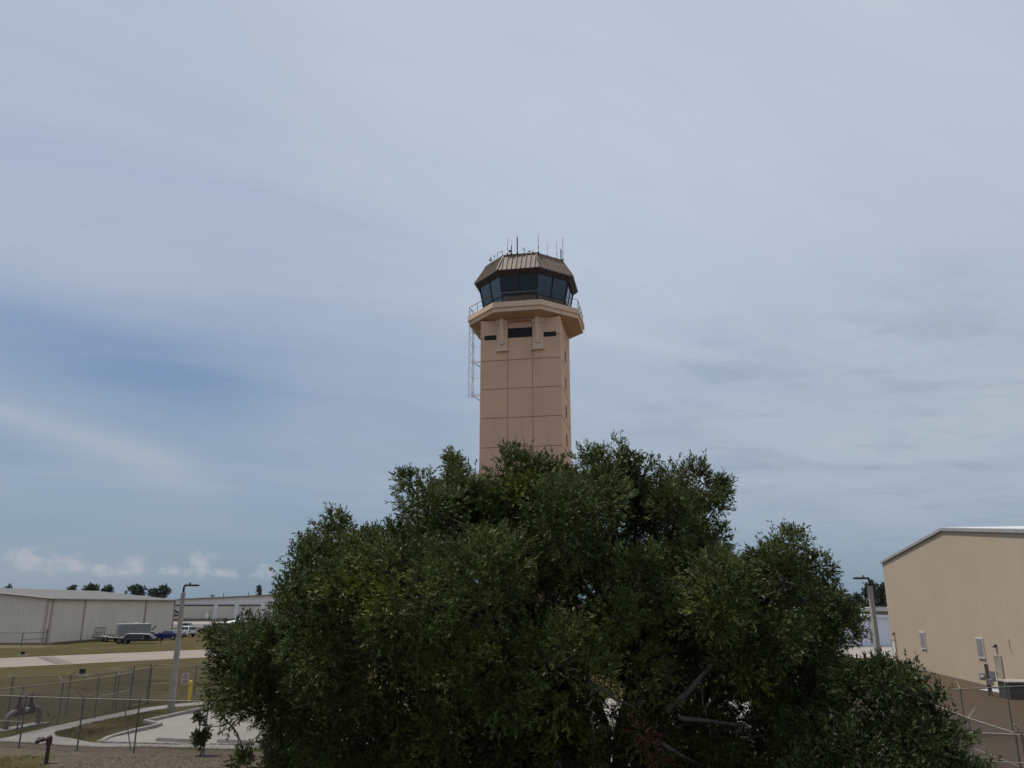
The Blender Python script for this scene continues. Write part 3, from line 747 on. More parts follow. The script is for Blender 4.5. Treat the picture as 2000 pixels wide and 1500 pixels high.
b = MB(); q = AtY(1696,1203,y0); q2 = AtY(1702,1246,y0); b.path([(q.x,y0-.09,q.z),(q.x,y0-.09,q2.z)],.05,6); b.build('downspout',M['gutter'],SH)
q = AtY(1656,1259,y0); b = MB(); b.path([(q.x,y0-1,0),(q.x,y0-1,.9)],.05,6); b.path([(q.x-.3,y0-1,.5),(q.x+.3,y0-1,.5)],.05,6)
hy = b.build('standpipe',M['elec_grey']); tag(hy,'small grey standpipe at the foot of the blue shed','pipe')
BB = thing('cream_building','low building with cream roof and grey wall showing above the blue shed','building',(52,135,0))
Yb = 132; za, zb, zc = AtY(1715,1186.5,Yb).z, AtY(1715,1194,Yb).z, AtY(1715,1199,Yb).z
b = MB(); b.bb(42,72,Yb,Yb+14,0,zb); b.build('wall',M['stone_band'],BB)
b = MB(); b.bb(41.6,72.4,Yb-.4,Yb+14.4,zb,za); b.build('roof',M['cream'],BB)
for px in (1718,1732,1690,1668):
    b = MB(); q = AtY(px,1184.5,Yb); b.bb(q.x-.35,q.x+.35,Yb+1,Yb+2,za,q.z+.1); b.build('roof_vent',M['box_green'],BB)

# ------------------------------------------------------------------ street lamps
def lamp(label, loc, rz, h=6.0):
    L = thing('street_lamp', label, 'street lamp', loc, rz, 'concrete street lamps beside the parking lot')
    b = MB()
    for z0_, z1_, a0, a1 in ((0,h,.143,.09),): b.frustum([(-a0,-a0),(a0,-a0),(a0,a0),(-a0,a0)],0,[(-a1,-a1),(a1,-a1),(a1,a1),(-a1,a1)],h)
    tb(b,'pole',M['conc_pole'],L,bevel=.02)
    b = MB(); b.path([(0,0,h-.02),(0,0,h+.3),(.1,0,h+.36)],[.06,.055,.05],8); tb(b,'arm',M['frame'],L)
    b = MB(); b.box((.42,0,h+.37),(.72,.3,.085)); hd = tb(b,'lamp_head',M['frame'],L,bevel=.02)
    b = MB(); b.box((.5,0,h+.32),(.4,.2,.02)); tb(b,'lens',M['lamp_lens'],hd)
    b = MB(); b.lathe((.3,0,h+.41),[(.05,0),(.06,.06),(.04,.12)],n=10); tb(b,'photocell',M['elec_grey'],hd)
    return L
q = G(333,1393); l0 = lamp('concrete street lamp on the left standing in the grass strip by the kerb', (q.x,q.y,0), R(0))
q = AtY(1716,1290,40.0); l1 = lamp('concrete street lamp on the right rising behind the leafy shrub', (q.x,40.0,0), R(190), 6.25)

# ------------------------------------------------------------------ chain link fences
def chainlink(b, p0, p1, z0, z1, sp_=.085, r=.0042):
    p0, p1 = Vector((*p0,0)), Vector((*p1,0)); L = (p1-p0).length; t = (p1-p0)/L; H = z1-z0; n = Vector((t.y,-t.x,0))
    k = -H
    while k < L:
        for sg in (1,-1):
            a0, a1 = (k, k+H) if sg > 0 else (k+H, k)
            za, zb_ = z0, z1
            # clip to [0,L]
            def cl(s, z, s2, z2):
                if s < 0: z = z+(z2-z)*(0-s)/(s2-s); s = 0
                if s > L: z = z+(z2-z)*(s-L)/(s-s2); s = L
                return s, z
            A = cl(a0,za,a1,zb_); B = cl(a1,zb_,a0,za)
            if abs(A[0]-B[0]) < .02: continue
            o = n*(.003*sg)
            u = (t*(B[0]-A[0])+Vector((0,0,B[1]-A[1]))).normalized(); w_ = u.cross(n).normalized()*r
            q0 = p0+t*A[0]+Vector((0,0,A[1]))+o; q1 = p0+t*B[0]+Vector((0,0,B[1]))+o
            nn = n*r
            b.add([q0-w_,q0+nn,q0+w_,q1-w_,q1+nn,q1+w_],[(0,1,4,3),(1,2,5,4),(2,0,3,5)])
        k += sp_
def fence(label, posts, arm, h=1.88, mesh=True, midrail=(), braces=(), group=None, wires=True, pm='galv_dark', lean={}):
    c = sum((Vector((*p,0)) for p in posts), Vector())/len(posts)
    F = thing('chain_link_fence', label, 'fence', (c.x,c.y,0))
    arm = Vector((*arm,0)).normalized()
    tips = []
    for i, p in enumerate(posts):
        lx, ly = lean.get(i,(0,0))
        b = MB(); b.path([(p[0]+lx,p[1]+ly,0),(p[0],p[1],h+.02)],.031,8); po = b.build('post', M[pm], F)
        tip = Vector((*p,h))+arm*.30+Vector((0,0,.30))
        b = MB(); b.path([(*p,h),tip],[.02,.013],6); b.build('barb_arm', M[pm if i % 2 == 0 else 'galv'], po)
        tips.append(tip)
    b = MB(); b.path([(*p,h) for p in posts],.020,6); b.build('top_rail', M['galv'], F)
    for i, z in midrail:
        b = MB(); b.path([(*posts[i],z),(*posts[i+1],z)],.017,6); b.build('mid_rail', M['galv'], F)
    for (a, c_) in braces:
        b = MB(); b.path([a,c_],.02,6); b.build('brace', M[pm], F)
    if mesh:
        b = MB()
        for p, q in zip(posts[:-1],posts[1:]): chainlink(b,p,q,.04,h-.02)
        b.build('wire_mesh', M['wire'], F)
    if wires:
        b = MB()
        for f in (.35,.65,.97):
            b.path([Vector((*p,h)).lerp(t_,f) for p, t_ in zip(posts,tips)],.0035,4)
        b.build('barbed_wire', M['wire'], F)
    return F
near = [(-27.6,36.2),(-24.4,35.0),(-21.8,34.3),(-19.2,33.55),(-16.57,32.85),(-14.2,32.4),(-11.4,31.9),(-8.4,31.2),(-5.4,30.3),(-2.4,29.4),(.6,28.4),(3.6,27.4),(6.6,26.4),(9.6,25.4),(12.2,24.7),(14.25,24.0),(17.4,23.0)]
fence('long chain link fence across the foreground between the bare soil and the parking lot', near, (-.8,-.5), midrail=((2,.95),(14,1.15),(15,1.15)), braces=(((-14.58,33.0,0),(-15.2,33.2,1.85)),))
inner = [(-23.6,33.6),(-22.4,35.5),(-21.66,37.5),(-20.98,39.5),(-20.45,41.8),(-20.3,43.6),(-20.43,45.4)]
fence('chain link fence running back from the maroon pipes beside the sidewalk', inner, (-1,.2), midrail=((4,1.0),(5,1.0)))
outer = [(-27.5,40.6),(-24.95,42.2),(-22.6,43.2),(-21.4,45.6),(-20.52,47.9),(-18.83,50.2),(-17.0,52.6),(-13.5,55.6),(-10,58.5)]
fence('chain link fence behind the left street lamp carrying the warning sign', outer, (.6,.4), midrail=((3,1.0),(4,1.0)))
gate = thing('fence_gate','narrow chain link gate panel closing the corner of the left fences','gate',(-20.5,46.6,0))
for y in (45.62,47.68):
    b = MB(); b.path([(-20.5,y,.02),(-20.5,y,2.15)],.04,8); b.build('gate_post',M['galv_dark'],gate)
b = MB(); b.path([(-20.5,45.7,.12),(-20.5,47.6,.12),(-20.5,47.6,1.95),(-20.5,45.7,1.95),(-20.5,45.7,.12)],.022,6); b.build('gate_frame',M['galv'],gate)
b = MB(); chainlink(b,(-20.5,45.7),(-20.5,47.6),.14,1.93); b.build('wire_mesh',M['wire'],gate)
rA = [(14.25,24.3),(14.64,27.4),(15.25,30.4),(15.7,33.4),(16.1,36.3),(16.55,39.2),(17.0,42.0),(17.5,44.6),(18.2,48.0),(19.0,51.5)]
fence('chain link fence running back on the right beside the leafy shrub', rA, (1,.15), midrail=((0,1.0),), wires=True)
rB = [(16.3,35.2),(19.3,36.45),(21.85,37.4),(24.6,38.4),(27.5,39.4),(30.5,40.4)]
fence('chain link fence crossing the brown yard below the beige building', rB, (.1,.6), wires=False, pm='galv_dark')
# warning sign on the outer fence
q0, q1 = Vector((-20.52,47.9)), Vector((-18.83,50.2)); sd = (q1-q0).normalized()
def on_outer(px):
    u, y, w = ray(px,1325); a = u/y; k = (a*q0.y-q0.x)/(sd.x-a*sd.y); return q0+sd*k
c = on_outer(361); zc = AtY(361,1325,c.y).z; ang = math.atan2(sd.y,sd.x)
SG = thing('warning_sign','white sign with dark red lettering hung on the fence beside the yellow bollard','sign',(c.x,c.y,zc-.3),ang)
b = MB(); b.box((0,-.05,.3),(.46,.008,.62)); tb(b,'sign_board',M['sign_white'],SG)
b = MB()
for z, w_, h_ in ((.54,.30,.035),(.46,.32,.06),(.375,.34,.06),(.295,.30,.04),(.19,.34,.035),(.13,.32,.05),(.065,.34,.035)):
    nseg = 5 if h_ > .05 else 8
    for k in range(nseg): b.box((-w_/2+w_*(k+.5)/nseg,-.056,z),(w_/nseg*.74,.003,h_))
tb(b,'lettering',M['sign_red'],SG)

# ------------------------------------------------------------------ small furniture
q = G(369,1370.5); BO = thing('bollard','yellow steel bollard at the end of the sidewalk','bollard',(q.x,q.y,0))
b = MB(); b.lathe((0,0,0),[(.09,0),(.09,1.0),(.105,1.0),(.105,1.06),(.085,1.12),(.05,1.16)],n=18); tb(b,'post',M['yellow'],BO,smooth=False)
b = MB(); b.lathe((0,0,.86),[(.094,0),(.094,.05)],n=18); tb(b,'band',M['yellow_faded'],BO)
for (a, c_, lb) in ((( 305,1447.5),(392,1451),'concrete wheel stop nearest the kerb on the parking lot'),((424,1450),(494,1453),'concrete wheel stop farther right showing under the tree branches')):
    A, B = G(*a), G(*c_); m_ = (A+B)/2; L = (B-A).length; an = math.atan2(B.y-A.y,B.x-A.x)
    o = thing('wheel_stop',lb,'wheel stop',(m_.x,m_.y,.01),an,'wheel stops on the parking lot')
    b = MB(); b.frustum([(-L/2,-.09),(L/2,-.09),(L/2,.09),(-L/2,.09)],0,[(-L/2+.05,-.06),(L/2-.05,-.06),(L/2-.05,.06),(-L/2+.05,.06)],.13); tb(b,'block',M['kerb'],o,bevel=.01)
    b = MB()
    for s_ in (-1,1): b.path([(s_*(L/2-.35),0,.1),(s_*(L/2-.35),0,.145)],.02,8)
    tb(b,'anchor_pin',M['galv_dark'],o)
def air_sign(px, py, s, rz, label):
    q = G(px,py); o = thing('airfield_sign',label,'airfield sign',(q.x,q.y,0),rz,'black backs of taxiway signs')
    b = MB(); b.box((0,0,.02),(2.3*s,1.3*s,.05)); tb(b,'base',M['kerb'],o)
    b = MB(); b.box((-.24*s,0,.55*s),(.42*s,.1,.66*s)); b.box((.24*s,0,.55*s),(.42*s,.1,.66*s)); tb(b,'panel',M['black'],o,bevel=.01)
    b = MB()
    for x in (-.38,0,.38): b.box((x*s,.0,.13*s),(.07,.07,.25*s))
    tb(b,'leg',M['black'],o)
air_sign(160,1319.5,.56,R(-12),'black backed airfield sign on a pale concrete pad on the near side of the taxiway')
air_sign(44,1279.5,.42,R(10),'small black backed airfield sign on the far side of the taxiway')
# red-brown standpipe in the foreground
q = G(90,1491); FD = thing('standpipe','rusty maroon fire department standpipe with elbow in the foreground grass','standpipe',(q.x,q.y,0),R(8))
b = MB(); b.lathe((0,0,0),[(.065,0),(.065,.62),(.10,.62),(.10,.66),(.065,.66),(.07,.7)],n=14); tb(b,'riser',M['maroon'],FD)
b = MB(); b.path([(0,0,.64),(0,0,.80)],[.095,.10],14); b.path([(0,0,.80),(0,0,.88),(0,0,.92)],[.10,.08,.03],14); b.path([(-.04,-.01,.79),(-.20,-.03,.79)],[.06,.06],12)
b.path([(-.18,-.03,.79),(-.23,-.035,.79)],.085,12); tb(b,'elbow',M['maroon'],FD)
for dy_, dz_ in ((.06,.02),(-.10,-.02)):
    b = MB(); b.path([(-.22,-.035,.79),(-.28,-.035+dy_*.8,.78+dz_),(-.34,-.035+dy_*1.2,.76+dz_)],[.065,.058,.052],12); b.path([(-.335,-.035+dy_*1.18,.76+dz_),(-.385,-.035+dy_*1.4,.75+dz_)],[.075,.072],12)
    b.path([(-.385,-.035+dy_*1.4,.75+dz_),(-.405,-.035+dy_*1.45,.745+dz_)],[.03,.03],8)
    tb(b,'hose_inlet',M['maroon'],FD)
# backflow preventer: big pipe loop with two valves
A = G(10,1427); B = G(73,1414.5); sd2 = (B-A).normalized()
BF = thing('backflow_preventer','dusty maroon and grey pipe loop with two valves behind the left fence','pipe assembly',(A.x,A.y,0))
up = Vector((0,0,1))
b = MB(); b.path([A,A+up*.42,A+up*.62+sd2*.1,A+up*.7+sd2*.28,A+up*.72+sd2*.5],[.11,.11,.12,.12,.11],12); b.build('inlet_riser',M['rustpipe'],BF,smooth=True)
b = MB(); b.path([B,B+up*.5,B+up*.66-sd2*.08,B+up*.74-sd2*.24,B+up*.74-sd2*.4],[.11,.12,.13,.12,.11],12); b.build('outlet_riser',M['rustpipe'],BF,smooth=True)
L_ = (B-A).length
b = MB(); b.path([A+up*.72+sd2*.5,B+up*.74-sd2*.4],.11,12); b.build('crossover_pipe',M['grey_pipe'],BF)
for f in (.62, L_-.62):
    c = A+sd2*f+up*.72
    b = MB(); b.path([c-sd2*.14,c-sd2*.1],.2,12); b.path([c+sd2*.1,c+sd2*.14],.2,12); b.path([c,c+up*.3],[.16,.1],10); b.path([c+up*.3,c+up*.72],.03,8)
    for s_ in (-1,1): b.path([c+up*.3+sd2*.07*s_,c+up*.62+sd2*.05*s_],.02,6)
    vv = b.build('gate_valve',M['maroon'],BF)
    b = MB(); n_ = sd2.cross(up).normalized(); cc = c+up*.62
    b.path([cc+(sd2*math.cos(a)+n_*math.sin(a))*.16 for a in np.linspace(0,2*PI,15)],.018,6); b.path([cc-sd2*.16,cc+sd2*.16],.014,5); b.build('hand_wheel',M['maroon'],vv)
b = MB(); c1, c2 = A-sd2*.35, B+sd2*.35; n_ = Vector((-sd2.y,sd2.x,0))*.35
b.slab(c1-n_+up*.05,c2-n_+up*.05,c2+n_+up*.05,c1+n_+up*.05,.1); b.build('pad',M['kerb'],BF)
# smaller pipe loop next to it
A = G(82,1418); B = G(99,1414.5)
SF_ = thing('small_pipe_loop','small dark pipe loop with a valve beside the larger maroon pipes','pipe assembly',(A.x,A.y,0))
b = MB(); b.path([A,A+up*.38,(A+B)/2+up*.4,B+up*.38,B],.022,6); b.build('pipe',M['elec_grey'],SF_)
c = A.lerp(B,.55)+up*.42; b = MB(); b.lathe(tuple(c),[(.05,-.05),(.07,0),(.03,.12)],n=8); b.path([c+Vector((-.1,0,.12)),c+Vector((.12,0,.18))],.012,5); b.build('valve',M['maroon'],SF_)
# meter post and box by the beige building
q = G(1935,1359); MP = thing('meter_post','weathered post with grey electrical meter boxes in front of the beige wall','meter post',(q.x,q.y,0),R(-35))
b = MB(); b.box((0,0,.92),(.2,.2,1.84)); tb(b,'post',M['wood_post'],MP)
for x, y, z, w_, h_ in ((-.28,-.1,1.1,.3,.42),(.28,-.1,1.15,.28,.6),(.12,-.17,.8,.3,.35)):
    b = MB(); b.box((x,y,z),(w_,.18,h_)); tb(b,'meter_box',M['elec_grey'],MP,bevel=.02)
b = MB(); b.lathe((-.28,-.22,1.15),[(.1,-.04),(.1,.03),(.06,.05)],axis='y',n=12); tb(b,'meter_dial',M['lamp_lens'],MP)
b = MB(); b.path([(.1,-.12,.6),(.12,-.12,.2),(.05,-.12,0)],.03,6); tb(b,'conduit',M['elec_grey'],MP)
q = G(1975,1367); DX = thing('utility_box','dark green grey utility box with a pale lid at the right edge','utility box',(q.x+1.2,q.y+.6,0),R(-8))
b = MB(); b.box((0,0,.46),(2.2,1.5,.92)); tb(b,'cabinet',M['box_green'],DX,bevel=.03)
b = MB(); b.box((0,0,.97),(2.32,1.6,.1)); tb(b,'lid',M['stone_band'],DX,bevel=.02)
b = MB()
for k in range(12): b.box((-.95+k*.17,-.76,.48),(.05,.02,.7))
tb(b,'grille',M['black'],DX)
q = G(1700,1341); 
# ------------------------------------------------------------------ vehicles
def wheel(parent, x, y, r=.33, w_=.22, rim='alloy'):
    b = MB(); b.lathe((x,y,r),[(r*.55,-w_/2),(r*.96,-w_/2),(r,-w_*.3),(r,w_*.3),(r*.96,w_/2),(r*.55,w_/2)],axis='y',n=20); t_ = tb(b,'wheel',M['rubber'],parent)
    b = MB(); s_ = 1 if y > 0 else -1; b.lathe((x,y+s_*.01,r),[(r*.6,-w_/2),(r*.6,w_/2*.9),(r*.2,w_/2*1.05)],axis='y',n=14); tb(b,'rim',M[rim],t_)
def car(name, label, cat, loc, rz, paint, low, green, wx, W_=1.8, r=.33, front=1):
    o = thing(name, label, cat, loc, rz)
    hw = W_/2
    b = MB(); n = len(low)
    vs = [(x,-hw,z) for x,z in low]+[(x,hw,z) for x,z in low]
    b.add(vs,[tuple(range(n)),tuple(reversed(range(n,2*n)))]+[(i,n+i,n+(i+1)%n,(i+1)%n) for i in range(n)])
    m_ = len(green); belt = green[0][1]; top = max(z for x,z in green)
    yy = lambda z: hw-.06-.2*(z-belt)/(top-belt)
    vs = [(x,-yy(z),z) for x,z in green]+[(x,yy(z),z) for x,z in green]
    b.add(vs,[tuple(range(m_)),tuple(reversed(range(m_,2*m_)))]+[(i,m_+i,m_+(i+1)%m_,(i+1)%m_) for i in range(m_)])
    tb(b,'body',M[paint],o,bevel=.06)
    # glass: windscreen, rear window and side windows set a little proud of the greenhouse
    def lerp2(p,q,f): return (p[0]+(q[0]-p[0])*f, p[1]+(q[1]-p[1])*f)
    for a, c_ in ((0,1),(m_-1,m_-2)):
        p, q = lerp2(green[a],green[c_],.1), lerp2(green[a],green[c_],.9)
        nx, nz = -(q[1]-p[1]), (q[0]-p[0]); l_ = math.hypot(nx,nz); nx, nz = nx/l_*.02, nz/l_*.02
        if a: nx, nz = -nx, -nz
        if (nx < 0) != (a == 0): nx, nz = -nx, -nz
        b = MB(); b.add([(p[0]+nx,-yy(p[1])+.1,p[1]+nz),(p[0]+nx,yy(p[1])-.1,p[1]+nz),(q[0]+nx,yy(q[1])-.08,q[1]+nz),(q[0]+nx,-yy(q[1])+.08,q[1]+nz)],[(0,1,2,3)])
        tb(b,'rear_window' if a == 0 else 'windscreen',M['car_glass'],o)
    xa, xb = green[0], green[-1]; ta, tb_ = green[1], green[-2]
    for s_ in (-1,1):
        nseg = 3 if cat == 'suv' else 2
        for k in range(nseg):
            f0, f1 = .06+k*.9/nseg, .06+(k+.88)*.9/nseg
            p0, p1 = lerp2(xa,xb,f0), lerp2(xa,xb,f1); t0, t1 = lerp2(ta,tb_,f0), lerp2(ta,tb_,f1)
            p0 = lerp2(p0,t0,.1); p1 = lerp2(p1,t1,.1); t0 = lerp2(p0,t0,.85); t1 = lerp2(p1,t1,.85)
            e = .015; b = MB(); b.add([(p0[0],s_*(yy(p0[1])+e),p0[1]),(p1[0],s_*(yy(p1[1])+e),p1[1]),(t1[0],s_*(yy(t1[1])+e),t1[1]),(t0[0],s_*(yy(t0[1])+e),t0[1])],[(0,1,2,3)])
            tb(b,'side_window',M['car_glass'],o)
    for x in wx:
        for s_ in (-1,1): wheel(o,x,s_*(hw-.08),r)
    xf = max(x for x,z in low); xr_ = min(x for x,z in low)
    for s_ in (-1,1):
        b = MB(); b.box((xf-.06,s_*(hw-.3),.68*r/.33),(.14,.36,.14)); tb(b,'headlight',M['lamp_lens'],o)
        b = MB(); b.box((xr_+.06,s_*(hw-.22),.82*r/.33),(.14,.28,.18)); tb(b,'tail_light',M['red'],o)
        b = MB(); b.box((green[-1][0]-.15,s_*(hw+.05),belt+.08),(.12,.16,.12)); tb(b,'mirror',M[paint],o)
    b = MB(); b.box((xr_-.01,0,.5),(.06,W_*.8,.16)); tb(b,'rear_bumper',M['black'],o)
    b = MB(); b.box((xf+.01,0,.42),(.05,W_*.8,.14)); tb(b,'front_bumper',M['black'],o)
    return o
sed_low = [(-2.2,.3),(-2.28,.6),(-2.2,.92),(-1.4,.98),(1.0,.98),(2.0,.82),(2.28,.6),(2.22,.28),(1.7,.22),(-1.7,.22)]
sed_gr = [(-1.75,.95),(-.95,1.36),(.1,1.42),(1.05,.95)]
suv_low = [(-2.3,.42),(-2.36,.75),(-2.3,1.12),(1.0,1.14),(2.1,1.05),(2.36,.8),(2.3,.4),(1.7,.34),(-1.7,.34)]
suv_gr = [(-2.27,1.1),(-2.05,1.72),(.25,1.78),(1.1,1.1)]
q = G(327,1249.5); car('parked_car','dark blue coupe parked by the hangar left of the street lamp','car',(q.x,q.y,0),R(172),'blue_car',sed_low,sed_gr,(-1.38,1.42))
q = G(358,1243.5); car('parked_car','white sport utility vehicle parked right of the street lamp','suv',(q.x,q.y,0),R(150),'white_car',suv_low,suv_gr,(-1.4,1.42),1.88,.38)
q = G(411,1237.5); car('parked_car','black sedan parked behind the white vehicle','car',(q.x,q.y,0),R(165),'black_car',sed_low,[(-1.75,.95),(-.95,1.42),(.1,1.48),(1.05,.95)],(-1.38,1.42),1.82)
q = G(428,1235); car('parked_car','charcoal hatchback half hidden behind the black sedan','car',(q.x,q.y,0),R(158),'grey_car',suv_low,suv_gr,(-1.4,1.42),1.86,.36)
q = G(424,1240.5); car('parked_car','dark low car nearest the tree edge in the row','car',(q.x+.9,q.y,0),R(20),'black_car',sed_low,sed_gr,(-1.38,1.42))
q = G(341,1236); car('parked_car','dark vehicle behind the lamp post next to the hangar corner','car',(q.x,q.y+6,0),R(95),'grey_car',suv_low,suv_gr,(-1.4,1.42),1.86,.36)
# flatbed utility trailer with upright ramp gate
A, B = G(190,1252.5), G(300,1256.0); an = math.atan2(B.y-A.y,B.x-A.x); LT = 7.0
UT = thing('flatbed_trailer','black flatbed utility trailer with its ramp gate raised beside the pale hangar','trailer',(A.x+.2,A.y-.2,0),an)
b = MB(); b.bb(0,LT,-1.0,-.92,.5,.66); b.bb(0,LT,.92,1.0,.5,.66)
for k in range(9): b.bb(k*LT/8-.04,k*LT/8+.04,-.92,.92,.5,.58)
b.bb(0,LT,-1.0,-.95,.95,1.0); b.bb(0,LT,.95,1.0,.95,1.0)
for k in range(7):
    for s_ in (-1,1): b.box((k*LT/6,s_*.97,.8),(.05,.05,.32))
b.path([(LT,-.7,.55),(LT+1.3,0,.5),(LT,.7,.55)],.05,6); tb(b,'frame',M['black'],UT)
b = MB(); b.bb(.02,LT-.02,-.9,.9,.585,.63); tb(b,'deck',M['deck_wood'],UT)
b = MB(); 
for k in range(6): y = -.85+k*.34; b.path([(-.02,y,.6),(.35,y,2.0)],.035,6)
for h in (.6,1.3,2.0): b.path([(-.02+.35*(h-.6)/1.4,-.87,h),(-.02+.35*(h-.6)/1.4,.87,h)],.035,6)
tb(b,'ramp_gate',M['black'],UT)
for x in (2.5,3.4):
    for s_ in (-1,1): wheel(UT,x,s_*1.12,.36,rim='galv_dark')
b = MB()
for s_ in (-1,1): b.path([(1.95,s_*1.12,.55),(2.15,s_*1.12,.82),(3.75,s_*1.12,.82),(3.95,s_*1.12,.55)],.09,4)
tb(b,'mudguard',M['deck_wood'],UT)
# covered silver trailer with sloping front standing at its end
A2 = G(240,1257.5); B2 = G(296,1257); an = math.atan2(B2.y-A2.y,B2.x-A2.x)
CT = thing('covered_trailer','low silver covered trailer with sloping pale edged lid in front of the grey box trailer','trailer',(A2.x,A2.y,0),an)
b = MB(); prof = [(0,.5),(0,.75),(.55,1.35),(2.9,1.32),(3.6,1.2),(4.1,.72),(4.1,.5)]
vs = [(x,-.8,z) for x,z in prof]+[(x,.8,z) for x,z in prof]; n = len(prof)
b.add(vs,[tuple(range(n)),tuple(reversed(range(n,2*n)))]+[(i,n+i,n+(i+1)%n,(i+1)%n) for i in range(n)]); tb(b,'body',M['cover_grey'],CT,bevel=.05)
b = MB()
for s_ in (-.82,.82): b.path([(0,s_,.75),(.55,s_,1.37),(2.9,s_,1.34),(2.65,s_,.62)],.045,5); b.path([(2.9,s_,1.34),(3.6,s_,1.22),(4.1,s_,.74)],.045,5)
tb(b,'edge_trim',M['white_steel'],CT)
b = MB(); b.bb(2.95,3.55,-.825,-.805,.62,1.15); tb(b,'side_panel',M['black'],CT)
b = MB(); b.bb(-.2,4.3,-.75,.75,.38,.48); b.path([(4.2,-.5,.42),(5.2,0,.42),(4.2,.5,.42)],.05,6); b.path([(5.0,0,.45),(5.0,0,0)],.04,6); tb(b,'chassis',M['black'],CT)
for s_ in (-1,1): wheel(CT,-.35,s_*.78,.42,.25,'galv_dark'); 
b = MB()
for k in range(6):
    for s_ in (-.83,.83): b.box((.5+k*.62,s_,.42),(.05,.05,.36))
tb(b,'side_stakes',M['black'],CT)
for s_ in (-1,1): wheel(CT,.45,s_*.78,.30,.2,'galv_dark')
# enclosed box trailer
A3 = G(229,1250.5); B3 = G(292,1249); an = math.atan2(B3.y-A3.y,B3.x-A3.x)
ET = thing('box_trailer','tall grey enclosed box trailer parked close to the pale hangar wall','trailer',(A3.x,A3.y,0),an)
LB = (B3-A3).length
b = MB(); b.bb(0,LB,0,2.0,.45,2.35)
for k in range(1,5): b.bb(LB*k/5-.015,LB*k/5+.015,-.012,-.003,.5,2.3)
tb(b,'body',M['trailer_grey'],ET)
b = MB(); b.bb(-.03,LB+.03,-.03,2.03,2.34,2.42); b.bb(-.03,LB+.03,-.03,0.0,.42,.5); tb(b,'trim',M['white_steel'],ET)
b = MB(); b.bb(LB*.5,LB*.62,.7,1.2,2.42,2.58); tb(b,'roof_vent',M['white_trim'],ET,bevel=.03)
for s_ in (-.02,2.02):
    for x in (LB*.42,LB*.62): wheel(ET,x,s_,.36,rim='galv_dark')
b = MB(); b.path([(LB,.4,.5),(LB+1.1,1.0,.5),(LB,1.6,.5)],.05,6); b.path([(LB+.9,1,0),(LB+.9,1,.95)],.05,6); tb(b,'drawbar',M['black'],ET)
b = MB(); b.path([(LB-.02,.3,1.5),(LB+.4,.3,1.55),(LB+.8,.3,2.0)],[.05,.1,.13],6); tb(b,'spare_wheel_arm',M['black'],ET)
b = MB(); b.box((LB+.5,.9,.82),(.35,.6,.5)); tb(b,'tongue_box',M['box_green'],ET)
# light aircraft far off by the tree edge
q = G(470,1229); AP = thing('light_aircraft','small white high wing aircraft parked far off beside the tree crown','aircraft',(q.x,q.y,0),R(200))
b = MB(); b.path([(3.4,0,1.2),(3.2,0,1.2),(2.2,0,1.25),(.8,0,1.45),(-.8,0,1.4),(-2.6,0,1.3),(-4.4,0,1.35)],[.1,.42,.55,.68,.6,.35,.12],12); tb(b,'fuselage',M['plane_white'],AP,smooth=True)
b = MB(); b.bb(-.3,1.2,-5.4,5.4,2.1,2.24); tb(b,'wing',M['plane_white'],AP,bevel=.05)
b = MB(); b.bb(-4.5,-3.7,-1.7,1.7,1.4,1.48); tb(b,'tailplane',M['plane_white'],AP)
b = MB(); b.slab((-4.6,.04,1.4),(-3.5,.04,1.4),(-4.3,.04,2.7),(-4.8,.04,2.7),.08); tb(b,'fin',M['plane_white'],AP)
for x, y in ((.2,1.2),(.2,-1.2),(2.5,0)):
    b = MB(); b.lathe((x,y,.22),[(.2,-.06),(.22,0),(.2,.06)],axis='y',n=12); b.path([(x,y,.25),(x-.0,y*.3,1.0)],.04,6); tb(b,'landing_gear',M['rubber'],AP)
b = MB(); b.box((3.45,0,1.2),(.05,.12,1.9)); tb(b,'propeller',M['black'],AP)
b = MB(); b.bb(.7,1.25,-.5,.5,1.75,2.08); tb(b,'windscreen',M['car_glass'],AP)

# ------------------------------------------------------------------ foliage
def leaf_object(name, pos, d_, L, Wd, tint, m, parent):
    N = len(pos)
    d_ = d_/np.linalg.norm(d_,axis=1,keepdims=True)
    rnd = rng.normal(size=(N,3)); side = np.cross(d_, rnd); side /= np.linalg.norm(side,axis=1,keepdims=True)+1e-9
    upv = np.cross(side, d_)
    mid = pos + d_*(L*.5)[:,None] + upv*(L*.06)[:,None]
    v = np.empty((N,4,3)); v[:,0] = pos; v[:,1] = mid+side*(Wd/2)[:,None]; v[:,2] = pos+d_*L[:,None]-upv*(L*.05)[:,None]; v[:,3] = mid-side*(Wd/2)[:,None]
    off = np.array(MAT[parent.name].translation)
    v -= off
    me = bpy.data.meshes.new(name); me.vertices.add(N*4); me.vertices.foreach_set('co', v.astype(np.float32).ravel())
    me.loops.add(N*4); me.loops.foreach_set('vertex_index', np.arange(N*4,dtype=np.int32))
    me.polygons.add(N); me.polygons.foreach_set('loop_start', np.arange(0,N*4,4,dtype=np.int32)); me.polygons.foreach_set('loop_total', np.full(N,4,dtype=np.int32))
    me.update(calc_edges=True)
    at = me.attributes.new('tint','FLOAT','FACE'); at.data.foreach_set('value', tint.astype(np.float32))
    me.materials.append(m); me.validate()
    o = bpy.data.objects.new(name, me); COL.objects.link(o); o.parent = parent
    return o
def unit(n):
    a = rng.normal(size=(n,3)); return a/np.linalg.norm(a,axis=1,keepdims=True)
